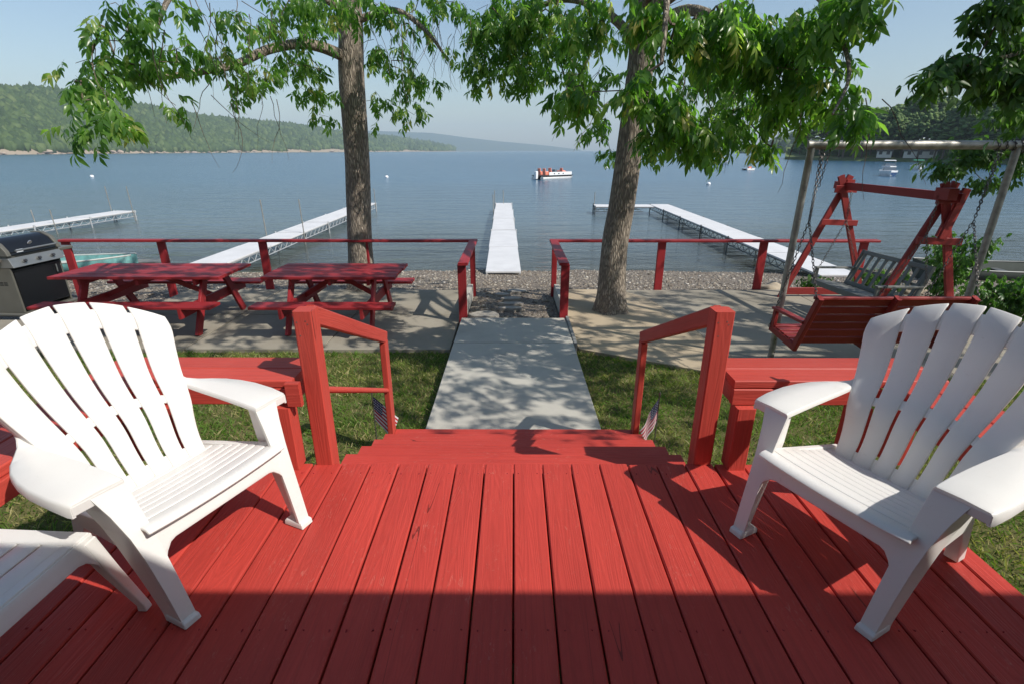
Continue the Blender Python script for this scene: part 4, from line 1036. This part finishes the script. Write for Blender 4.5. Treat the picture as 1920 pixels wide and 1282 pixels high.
bm = bmesh.new(); bmesh.ops.create_icosphere(bm, subdivisions=1, radius=1); bm.free()
def pebbles():
    g = np.random.default_rng(5); n = 34000; P = []
    y = 7.05 + (g.random(n) ** .85) * 9.2; x = (g.random(n) * 2 - 1) * (4 + y * .75)
    keep = ~((y < 8.92) & (np.abs(x) > .68) & (x > -5.85) & (x < 6.95)) & ~((y < 7.2) & (x < -.7)) & ~((y < 8.92) & (x > .68))
    x, y = x[keep], y[keep]; n = len(x)
    z = np.array([ramp_z(a, b) if (b < 9.4 and abs(a) < .7) else max(ground_z(a, b), -1.02 if b < 8.4 else -9) for a, b in zip(x, y)])
    s = .008 + g.random(n) ** 3 * .022 + (g.random(n) < .006) * .03
    S = np.stack([s * (1 + g.random(n) * .6), s * (1 + g.random(n) * .4), s * (.45 + g.random(n) * .3)], 1)
    P = np.stack([x, y, z + s * .15], 1); nv = len(CV)
    V = CV[None] * (1 + g.normal(0, .1, (n, nv, 1))) * S[:, None, :]
    a = g.random(n) * 6.28; ca, sa = np.cos(a)[:, None], np.sin(a)[:, None]
    V = np.stack([V[..., 0] * ca - V[..., 1] * sa, V[..., 0] * sa + V[..., 1] * ca, V[..., 2]], -1) + P[:, None, :]
    Fq = CF[None] + (np.arange(n) * nv)[:, None, None]
    n_ = NT('pebble', .7, .4); at = n_.n('Attribute', attribute_name='rnd')
    n_.color(n_.ramp(at.outputs['Fac'], [(0, (.085, .07, .055)), (.3, (.18, .145, .11)), (.6, (.27, .23, .18)), (.85, (.34, .305, .25)), (1, (.50, .46, .41))]))
    o = mesh_obj('pebbles', npmesh('pebbles', V.reshape(-1, 3), Fq.reshape(-1, 3), np.repeat(g.random(n), nv)), n_.m)
    tag(o, 'loose pinkish grey pebbles covering the beach', 'pebbles', kind='stuff')
pebbles()

# ------------------------------------------------------------------ grass
def grass():
    g = np.random.default_rng(8); n = 150000
    x = (g.random(n) * 2 - 1) * 5.6; y = .3 + g.random(n) * 5.9
    ok = ~((np.abs(x) < .77) & (y > 3.2)) & ~((np.abs(x) < 1.80) & (y < 2.0)) & (y < 5.97)
    edge = np.where(x > .8, np.where(x < 2.24, 5.99 - (x - .8) * .5, np.where(x < 2.75, 5.27 + (x - 2.24) * .3, 5.43 - (x - 2.75) * .147)), 5.97); ok &= y < edge + .01
    ok &= ~((np.abs(x) < .95) & (y < 3.5)); x, y = x[ok], y[ok]; n = len(x)
    z = np.array([lawn_z(a, b) for a, b in zip(x, y)]); pn = np.array([fbm(a * 1.1, b * 1.1, 21) for a, b in zip(x, y)]); pf = np.array([noise.noise(Vector((a * 5, b * 5, 3))) for a, b in zip(x, y)])
    h = (.022 + g.random(n) * .032) * (1 + .5 * pf); a = g.random(n) * 6.28; w = .0022 + g.random(n) * .002
    lean = h * (.3 + g.random(n) * 1.1); b = g.random(n) * 6.28; wx, wy = np.cos(a) * w, np.sin(a) * w; lx, ly = np.cos(b) * lean, np.sin(b) * lean
    V = np.stack([np.stack([x - wx, y - wy, z], 1), np.stack([x + wx, y + wy, z], 1), np.stack([x + wx * .7 + lx * .45, y + wy * .7 + ly * .45, z + h * .65], 1), np.stack([x + lx, y + ly, z + h], 1)], 1)
    r = np.clip(.38 + pn * .55 + g.normal(0, .17, n), 0, .999)
    Fq = np.arange(n)[:, None] * 4 + np.array([[0, 1, 2, 3]])
    tag(mesh_obj('grass', npmesh('grass', V.reshape(-1, 3), Fq, np.repeat(r, 4)), M_grass), 'short mown green grass with straw-coloured patches', 'grass', kind='stuff')
    # broad-leaved weeds
grass()

# ------------------------------------------------------------------ trees and shrubs
def leaflet(L, w, droop):
    """folded lance-shaped leaflet along +x, hanging"""
    pts = [(0, 0), (.22, .62), (.45, 1.0), (.72, .68), (1.0, 0)]
    V = []; Fq = []
    mid = []
    for t, ww in pts:
        x = t * L; z = -droop * t * t * L; mid.append((x, 0, z)); V.append((x, 0, z))
    for s_ in (-1, 1):
        b = len(V)
        for t, ww in pts[1:4]: V.append((t * L, s_ * ww * w / 2, -droop * t * t * L + .16 * ww * w))
        if s_ > 0: Fq += [(0, 1, b, b), (1, 2, b + 1, b), (2, 3, b + 2, b + 1), (3, 4, b + 2, b + 2)]
        else: Fq += [(0, b, 1, 1), (1, b, b + 1, 2), (2, b + 1, b + 2, 3), (3, b + 2, 4, 4)]
    return V, Fq
def compound(seed, pairs=3, L=.105, w=.034, rach=.17):
    g = random.Random(seed); VV = []; FF = []
    def add(M):
        V, Fq = leaflet(L * g.uniform(.8, 1.15), w * g.uniform(.85, 1.15), g.uniform(.1, .45)); b = len(VV)
        VV.extend([tuple(M @ Vector(v)) for v in V])
        for f in Fq:
            f = tuple(dict.fromkeys(f)); FF.append(tuple(i + b for i in (f if len(f) == 4 else f + (f[-1],))))
    def arc(t): return Vector((rach * t, 0, -rach * .35 * t * t))
    for k in range(pairs):
        t = .35 + .55 * k / max(1, pairs - 1)
        for s_ in (-1, 1):
            M = Matrix.Translation(arc(t)) @ Matrix.Rotation(s_ * R(g.uniform(32, 62)), 4, 'Z') @ Matrix.Rotation(R(g.uniform(10, 55)), 4, 'Y') @ Matrix.Rotation(R(g.uniform(-35, 35)), 4, 'X'); add(M)
    add(Matrix.Translation(arc(1)) @ Matrix.Rotation(R(g.uniform(15, 50)), 4, 'Y'))
    r0 = len(VV); r = .0016
    VV.extend([(0, -r, 0), (0, r, 0), tuple(arc(1) + Vector((0, r, 0))), tuple(arc(1) + Vector((0, -r, 0)))]); FF.append((r0, r0 + 1, r0 + 2, r0 + 3))
    return np.array(VV), FF
def comp_meshes(pairs, L, w, rach, m, nvar=4, s0=0):
    out = []
    for s_ in range(nvar):
        V, Fq = compound(s0 + s_, pairs, L, w, rach)
        T = []
        for f in Fq:
            if f[2] == f[3]: T.append(f[:3])
            else: T += [(f[0], f[1], f[2]), (f[0], f[2], f[3])]
        T = np.array(T); me = npmesh('leaf', V, T, np.zeros(len(V))); me.materials.append(m); out.append((V, T, me))
    return out
cam_inv = cam_o.matrix_basis.inverted()
def in_view(p):
    q = cam_inv @ Vector(p)
    return q.z < -.2 and abs(q.x / -q.z) < 1.03 and abs(q.y / -q.z) < .69
def foliage(t, variants, mats4, m, nfree=300):
    """mats4: list of (variant, Matrix, rnd). The 300 nearest in view become leaf objects, the others one mesh"""
    cp = cam_o.location
    vis = sorted([i for i, a in enumerate(mats4) if in_view(a[1].translation)], key=lambda i: (mats4[i][1].translation - cp).length)[:nfree]
    vs = set(vis); Vs, Fs, As = [], [], []; b = 0; loc = t.location
    for i in vis:
        k, M, r = mats4[i]; o = mesh_obj('leaf', variants[k][2], None, t); M2 = M.copy(); M2.translation = M.translation - loc; o.matrix_local = M2
    for k in range(len(variants)):
        idx = [i for i in range(len(mats4)) if i not in vs and mats4[i][0] == k]
        if not idx: continue
        V, T, _ = variants[k]
        MM = np.array([[list(row) for row in mats4[i][1]] for i in idx]); rr = np.array([mats4[i][2] for i in idx])
        Wd = np.einsum('nij,vj->nvi', MM[:, :3, :3], V) + MM[:, None, :3, 3] - np.array(loc)
        Vs.append(Wd.reshape(-1, 3)); Fs.append((T[None] + (np.arange(len(idx)) * len(V))[:, None, None]).reshape(-1, 3) + b); As.append(np.repeat(rr, len(V))); b += len(idx) * len(V)
    o = mesh_obj('foliage', npmesh('foliage', np.concatenate(Vs), np.concatenate(Fs), np.concatenate(As)), m, t); tag(o, kind='stuff')
def leaf_matrix(p, out, g, s=1, pitch=(0, 55)):
    a = math.atan2(out.y, out.x) + g.gauss(0, .8); q = R(g.uniform(*pitch))
    return Matrix.Translation(p) @ Matrix.Rotation(a, 4, 'Z') @ Matrix.Rotation(q, 4, 'Y') @ Matrix.Rotation(R(g.uniform(-30, 30)), 4, 'X') @ Matrix.Scale(s * g.uniform(.75, 1.2), 4)
def big_tree(name, label, trunk, limbs, blobs, variants, m, seed, per=4, tw_r=.0028, bare=(), step=.34):
    g = random.Random(seed); ng = np.random.default_rng(seed)
    base = Vector(trunk[0][:3]); t = empty(name, base, 0, label, 'tree')
    # trunk with flare and lobes
    mb = MB(); rings = []; NS = 28; tp = [Vector(p[:3]) for p in trunk]; tr = [p[3] for p in trunk]
    K = 60; Ltot = len(tp) - 1
    def catmull(pts, u):
        i = min(int(u), len(pts) - 2); f = u - i; p0 = pts[max(i - 1, 0)]; p1 = pts[i]; p2 = pts[i + 1]; p3 = pts[min(i + 2, len(pts) - 1)]
        return .5 * ((2 * p1) + (p2 - p0) * f + (2 * p0 - 5 * p1 + 4 * p2 - p3) * f * f + (3 * p1 - p0 - 3 * p2 + p3) * f ** 3)
    nodes = []; par = []; rad = []
    for k in range(K + 1):
        u = Ltot * k / K; c = catmull(tp, u); i = min(int(u), Ltot - 1); r = tr[i] + (tr[i + 1] - tr[i]) * (u - i)
        ring = []
        for q in range(NS):
            a = 6.2832 * q / NS; h = (c - base).length
            fl = 1 + .45 * math.exp(-h * 4.5) * (1 + .5 * math.sin(a * 5 + seed)) + .05 * noise.noise(Vector((math.cos(a) * 2, math.sin(a) * 2, h * 1.2 + seed))) + .03 * noise.noise(Vector((math.cos(a) * 9, math.sin(a) * 9, h * 2.5)))
            ring.append(c - base + Vector((math.cos(a), math.sin(a), 0)) * r * fl)
        rings.append(ring)
        if k % 3 == 0 and c.z > 1.0:
            nodes.append(c); par.append(len(nodes) - 2 if len(nodes) > 1 else -1); rad.append(r)
    mb.loft(rings).build('trunk', M_bark, t, True, angle=80)
    ntr = len(nodes)
    for lb in limbs:
        pts = [Vector(p[:3]) for p in lb]; rr = [p[3] for p in lb]
        j = min(range(ntr), key=lambda i: (nodes[i] - pts[0]).length); prev = j; P_ = [pts[0]]; RR = [rr[0]]; nseg = 6 * (len(pts) - 1)
        for k in range(1, nseg + 1):
            u = (len(pts) - 1) * k / nseg; c = catmull(pts, u); i = min(int(u), len(pts) - 2); r = rr[i] + (rr[i + 1] - rr[i]) * (u - i)
            P_.append(c); RR.append(r); nodes.append(c); par.append(prev); rad.append(r); prev = len(nodes) - 1
        MB().tube([p - base for p in P_], RR, 12).build('limb', M_bark, t, True, angle=80)
    nfix = len(nodes)
    # attraction points
    S = []
    for (c, rr, n) in blobs:
        for _ in range(n):
            d = Vector((g.gauss(0, 1), g.gauss(0, 1), g.gauss(0, 1))).normalized() * g.random() ** .4
            S.append(Vector(c) + Vector((d.x * rr[0], d.y * rr[1], d.z * rr[2])))
    S = np.array([tuple(s) for s in S]); N = np.array([tuple(n) for n in nodes]); n = len(S)
    D_ = np.full(n, 1e9); near = np.zeros(n, int)
    for i in range(len(N)):
        d = np.linalg.norm(S - N[i], axis=1); mm = d < D_; D_[mm] = d[mm]; near[mm] = i
    done = np.zeros(n, bool); tips = []
    nodesL = list(nodes)
    for _ in range(n):
        i = int(np.argmin(np.where(done, 1e9, D_))); done[i] = True; a = nodesL[near[i]]; b = Vector(S[i]); L = (b - a).length; prev = near[i]
        ns = max(1, int(L / step)); newi = []
        for k in range(1, ns + 1):
            f = k / ns; p = a.lerp(b, f) + Vector((g.gauss(0, .03), g.gauss(0, .03), g.gauss(0, .03) + math.sin(f * 3.14) * L * .09)) * (1 if k < ns else 0)
            nodesL.append(p); par.append(prev); rad.append(0); prev = len(nodesL) - 1; newi.append(prev)
        tips.append((prev, b, (b - a).normalized() if L > 0 else Vector((1, 0, 0))))
        for q in newi:
            d = np.linalg.norm(S - np.array(nodesL[q]), axis=1); mm = (d < D_) & ~done; D_[mm] = d[mm]; near[mm] = q
    r2 = [0.] * len(nodesL); kids = [0] * len(nodesL)
    for i in range(len(nodesL) - 1, nfix - 1, -1):
        if kids[i] == 0: r2[i] = tw_r
        r = max(r2[i] ** (1 / 1.0), tw_r); rad[i] = min(.05, r)
        pi = par[i]; kids[pi] += 1; r2[pi] = (r2[pi] ** 2.2 + (rad[i]) ** 2.2) ** (1 / 2.2)
    mb = MB()
    for i in range(nfix, len(nodesL)):
        a = nodesL[par[i]]; ra = rad[i] * 1.08; mb.tube([a - base, nodesL[i] - base], [ra, rad[i]], 5 if rad[i] > .008 else 4, False)
    for (c, d, n_) in bare:      # bare drooping twigs
        for _ in range(n_):
            p = Vector(c) + Vector((g.uniform(-.5, .5), g.uniform(-.5, .5), g.uniform(-.2, .2))); pts = [p]; v = Vector(d).normalized() + Vector((g.gauss(0, .4), g.gauss(0, .4), g.gauss(0, .2)))
            for k in range(7): v = (v + Vector((g.gauss(0, .25), g.gauss(0, .25), -.22))).normalized(); p = p + v * g.uniform(.08, .16); pts.append(p)
            mb.tube([q - base for q in pts], [.005 - .0005 * k for k in range(8)], 4, False)
    tag(mb.build('twigs', M_twig, t, True), kind='stuff')
    mats = []
    for (idx, p, d) in tips:
        for _ in range(per):
            q = p + Vector((g.gauss(0, .05), g.gauss(0, .05), g.gauss(0, .04)))
            o_ = Vector((d.x, d.y, 0)) if d.xy.length > .1 else Vector((g.gauss(0, 1), g.gauss(0, 1), 0))
            mats.append((g.randrange(len(variants)), leaf_matrix(q, o_, g), g.random()))
    foliage(t, variants, mats, m)
    return t
VA = comp_meshes(3, .105, .035, .15, M_leaf, 5, 0)
VB = comp_meshes(2, .09, .033, .11, M_leafd, 4, 40)
FD = .8
def B(px, py, rx, ry, Y, n, ry3=None):
    c = D(px, py, Y) + Vector((0, 0, .07)); n = max(1, round(n * FD)); k = (cP * Y + sP * (1.5 - c.z)) / F_
    return (c, (rx * k, (ry3 if ry3 else (rx + ry) * .5 * k * .9), ry * k), n)
# left tree
b0 = W(682, 547, -.93)
tr1 = [(b0.x, b0.y, -1.0, .25), (*(D(676, 480, 9.1)), .215), (*(D(669, 300, 9.1)), .205), (*(D(659, 150, 9.1)), .20), (*(D(652, 0, 9.1)), .185), (-2.75, 9.2, 5.5, .15), (-2.6, 9.3, 7.5, .07)]
tr1 = [(p[0], p[1], p[2], p[3]) for p in tr1]
L1 = [[(*D(640, 104, 9.0), .085), (*D(600, 88, 8.7), .08), (*D(558, 83, 8.4), .07), (*D(500, 94, 8.0), .062), (*D(442, 121, 7.4), .05), (*D(375, 135, 6.8), .04), (*D(308, 144, 6.1), .03), (*D(262, 142, 5.5), .018)],
      [(*D(655, 30, 9.0), .06), (*D(560, -30, 8.0), .05), (*D(430, -60, 6.8), .04), (*D(330, -20, 5.9), .03), (*D(290, 60, 5.5), .015)],
      [(*D(665, 40, 9.1), .06), (*D(740, 20, 8.9), .045), (*D(800, 60, 8.6), .03), (*D(840, 115, 8.4), .014)],
      [(-2.8, 9.2, 4.6, .08), (-1.2, 8.6, 5.6, .05), (.2, 8.2, 5.8, .02)], [(-2.75, 9.2, 5.0, .08), (-4.6, 8.6, 5.8, .05), (-6.2, 8.2, 5.6, .02)]]
bl1 = [B(195, 95, 30, 35, 5.3, 9), B(180, 155, 40, 35, 5.2, 14), B(150, 170, 15, 15, 5.0, 4), B(255, 130, 60, 30, 5.6, 20), B(335, 118, 45, 35, 6.0, 14), B(205, 210, 40, 35, 5.0, 12), B(165, 255, 28, 14, 4.8, 5), B(215, 245, 22, 15, 4.9, 4),
       B(322, 206, 15, 8, 5.4, 2), B(420, 120, 50, 32, 7.0, 18), B(480, 160, 50, 25, 7.2, 14), B(430, 35, 50, 20, 6.6, 7), B(560, 130, 50, 35, 8.0, 22), B(590, 50, 45, 40, 8.2, 24), B(520, 60, 40, 30, 7.6, 14),
       B(600, 185, 38, 25, 8.4, 14), B(612, 228, 24, 8, 8.3, 4), B(450, 185, 22, 10, 7.0, 3), B(725, 120, 40, 40, 8.6, 20), B(780, 165, 45, 28, 8.6, 18), B(765, 215, 34, 18, 8.5, 10), B(705, 190, 18, 40, 8.8, 8),
       B(840, 108, 14, 12, 8.2, 3), B(790, 40, 50, 35, 8.8, 16), B(690, 20, 60, 26, 7.6, 22), B(560, 5, 60, 16, 7.6, 14), B(610, 18, 40, 18, 7.2, 8), B(230, 20, 40, 16, 5.2, 5), B(320, 20, 40, 14, 5.6, 5), B(260, 60, 30, 25, 5.3, 6),
       ((-2.6, 8.8, 5.6), (3.0, 2.6, 1.6), 170), B(850, 15, 40, 22, 8.4, 14)]
big_tree('ash_tree', 'tall straight tree with a long left limb, behind the shorter picnic table', tr1, L1, bl1, VA, M_leaf, 3, 3,
         bare=((D(440, 10, 6.6), (.3, 0, -1), 14), (D(300, 60, 5.7), (-.2, 0, -1), 7), (D(745, 60, 8.6), (.2, 0, -1), 16), (D(640, 60, 8.8), (-1, 0, .2), 6), (D(430, 165, 6.8), (0, 0, -1), 8), (D(840, 40, 8.6), (0, 0, -1), 12)))
# right tree
b1 = W(1146, 583, -.86)
tr2 = [(b1.x, b1.y, -.95, .215), (*(D(1152, 470, 7.75)), .195), (*(D(1168, 370, 7.75)), .19), (*(D(1184, 250, 7.75)), .18), (*(D(1203, 110, 7.7)), .175), (*(D(1215, 0, 7.6)), .165), (2.4, 7.4, 5.2, .12), (2.6, 7.2, 7.0, .05)]
L2 = [[(*D(1205, 90, 7.7), .07), (*D(1130, 20, 7.9), .055), (*D(1050, 0, 8.1), .04), (*D(960, 40, 8.3), .02)],
      [(*D(1210, 60, 7.6), .08), (*D(1290, 20, 6.6), .06), (*D(1380, 60, 5.8), .045), (*D(1470, 130, 5.2), .03), (*D(1520, 190, 4.9), .016)],
      [(*D(1212, 20, 7.6), .07), (*D(1230, -120, 6.2), .05), (*D(1250, -40, 4.9), .03), (*D(1240, 120, 4.5), .015)],
      [(*D(1212, 30, 7.6), .07), (*D(1380, -80, 6.0), .05), (*D(1520, -20, 5.0), .03), (*D(1590, 120, 4.3), .014), (*D(1560, 215, 3.9), .008)],
      [(2.3, 7.5, 4.2, .08), (3.8, 5.6, 4.8, .05), (4.6, 3.8, 5.0, .02)], [(2.3, 7.5, 4.4, .07), (.6, 6.0, 5.2, .04), (-.6, 5.0, 5.2, .02)]]
bl2 = [B(930, 60, 60, 55, 8.3, 60), B(905, 140, 30, 35, 8.3, 20), B(975, 140, 50, 45, 8.2, 42), B(1000, 40, 70, 50, 8.0, 60), B(1060, 90, 50, 60, 7.6, 34), B(1075, 175, 40, 28, 5.6, 11), B(1105, 150, 35, 30, 7.4, 10),
       B(1125, 245, 28, 22, 8.0, 8), B(1150, 290, 14, 18, 8.0, 4), B(1250, 225, 60, 40, 4.6, 24), B(1295, 265, 55, 35, 4.7, 18), B(1215, 150, 40, 25, 4.5, 4), B(1290, 70, 80, 55, 4.8, 36), B(1380, 90, 80, 70, 5.0, 50), B(1370, 110, 90, 70, 6.4, 26),
       B(1480, 110, 70, 70, 5.0, 42), B(1560, 50, 55, 45, 4.5, 20), B(1610, 20, 35, 22, 4.2, 8), B(1480, 200, 60, 40, 5.2, 22), B(1400, 210, 60, 45, 5.8, 28), B(1345, 270, 50, 24, 5.6, 12), B(1432, 280, 26, 16, 5.6, 5),
       B(1330, 170, 70, 60, 6.8, 24), B(1215, 25, 60, 30, 4.8, 12), B(1110, 45, 50, 40, 5.6, 16), B(1595, 240, 26, 22, 3.9, 6), B(1555, 165, 35, 40, 4.7, 10), B(1240, 290, 25, 15, 5.6, 4), B(1080, 195, 35, 25, 5.2, 10), B(1180, 185, 40, 25, 4.7, 8),
       ((2.2, 7.2, 5.4), (3.2, 2.6, 1.6), 150), ((.6, 5.0, 4.7), (2.6, 1.8, .7), 260)]
big_tree('ash_tree', 'leafy tree with a leaning trunk on the sandy patio, right of the path', tr2, L2, bl2, VA, M_leaf, 5, 4,
         bare=((D(1350, 120, 6.0), (0, 0, -1), 16), (D(1500, 150, 5.0), (.4, 0, -1), 8), (D(880, 40, 8.4), (-.4, 0, -1), 12), (D(1180, 160, 6.2), (-.6, 0, -.6), 4)))
# near right tree, trunk out of frame
tr3 = [(7.3, 4.6, -1.0, .24), (7.25, 4.6, .8, .2), (7.1, 4.6, 2.4, .18), (6.9, 4.6, 4.0, .15), (6.8, 4.6, 6.2, .07)]
L3 = [[(7.2, 4.6, 1.6, .07), (6.2, 4.4, 2.5, .05), (5.3, 4.2, 2.6, .03), (*D(1810, 130, 4.1), .01)], [(7.2, 4.6, 1.2, .06), (6.4, 4.6, 1.7, .04), (*D(1880, 290, 6.3), .02), (*D(1800, 315, 6.3), .008)],
      [(7.1, 4.6, 2.6, .07), (6.0, 3.8, 4.4, .04), (4.8, 3.0, 4.6, .02)], [(7.1, 4.6, 3.0, .07), (6.0, 6.0, 4.6, .04), (5.0, 7.0, 4.8, .02)]]
bl3 = [B(1875, 35, 40, 35, 4.0, 20), B(1905, 100, 28, 45, 4.2, 16), B(1810, 135, 55, 18, 4.1, 24), B(1880, 160, 50, 24, 4.2, 22), B(1760, 158, 26, 9, 4.0, 7), B(1900, 225, 18, 30, 4.4, 8), B(1850, 290, 48, 18, 6.3, 34), B(1770, 318, 32, 10, 6.3, 14),
       B(1900, 335, 16, 30, 6.2, 10), B(1835, 350, 20, 8, 6.2, 5), ((4.2, 3.2, 3.8), (2.0, 2.1, .6), 340), ((8.6, 4.2, 4.8), (2.6, 2.4, 1.1), 280), ((6.6, 5.6, 4.8), (2.2, 2.0, 1.2), 150), ((7.2, 5.2, 2.6), (1.1, 1.4, 1.2), 60)]
big_tree('shade_tree', 'tree with leaves coloured dark for shade, reaching in from the right edge over the pipe frame', tr3, L3, bl3, VB, M_leafd, 9, 5)
# boughs further up the yard to the right (their shade falls on the lawn)

def shrub(name, label, c, r, n, m, V, seed, stems=14, cat='shrub', sc_=1.0):
    g = random.Random(seed); c = Vector(c); t = empty(name, c, 0, label, cat); mb = MB(); mats = []
    for k in range(stems):
        a = g.uniform(0, 6.28); out = Vector((math.cos(a), math.sin(a), 0)); p = Vector((out.x * .08, out.y * .08, 0)); pts = [p.copy()]; H = r[2] * g.uniform(.55, 1.0); reach = g.uniform(.2, 1.0)
        for j in range(1, 9):
            f = j / 8; p = Vector((out.x * r[0] * reach * f ** 1.4, out.y * r[1] * reach * f ** 1.4, H * (f - .12 * f * f))) + Vector((g.gauss(0, .02), g.gauss(0, .02), 0)); pts.append(p)
            for _ in range(n):
                if f > .18: mats.append((g.randrange(len(V)), leaf_matrix(c + p + Vector((g.gauss(0, .05), g.gauss(0, .05), g.gauss(0, .04))), Vector((g.gauss(0, 1), g.gauss(0, 1), 0)), g, sc_), g.random()))
        mb.tube(pts, [.007 - .0006 * j for j in range(9)], 5, False)
    tag(mb.build('stem', M_twig, t, True), kind='stuff'); foliage(t, V, mats, m, 200)
VC = comp_meshes(2, .075, .038, .08, M_bush, 4, 70)
shrub('leafy_shrub', 'tall light green shrub behind the pipe frame by the water', (7.5, 8.6, -.95), (.75, .6, 1.35), 4, M_bush, VC, 1, 20)
shrub('leafy_shrub', 'low green shrub under the tall one, right of the pipe frame', (7.5, 7.4, -.92), (.9, .6, .75), 4, M_bush, VC, 2, 22)
shrub('leafy_shrub', 'bushy green clump at the right edge above the chair', (8.0, 6.3, -.9), (.8, .7, .65), 4, M_bush, VC, 3, 22)
shrub('weed_clump', 'weeds growing behind the grey bench swing', (6.6, 8.9, -.92), (.6, .35, .42), 3, M_bush, VC, 4, 20, 'weeds', .8)
shrub('weed_clump', 'weeds along the patio edge right of the A-frame', (7.1, 9.5, -1.0), (.6, .4, .4), 3, M_bush, VC, 5, 18, 'weeds', .8)
shrub('weed_clump', 'small weed tuft at the far foot of the A-frame', (5.7, 9.2, -.95), (.35, .25, .28), 3, M_bush, VC, 6, 12, 'weeds', .7)

# ------------------------------------------------------------------ haze over the lake
hz = MB().box((-600, 3300, 170), (9400, 9000, 350)); hz = hz.build('haze', None)
hm = bpy.data.materials.new('haze_air'); hm.use_nodes = True; ht = hm.node_tree; ht.nodes.remove(ht.nodes['Principled BSDF'])
pv = ht.nodes.new('ShaderNodeVolumePrincipled'); pv.inputs['Color'].default_value = (.68, .85, 1.0, 1); pv.inputs['Density'].default_value = .0002; pv.inputs['Anisotropy'].default_value = 0
ht.links.new(pv.outputs[0], ht.nodes['Material Output'].inputs['Volume']); hz.data.materials.append(hm); tag(hz, 'pale summer haze over the lake', 'haze', kind='stuff')
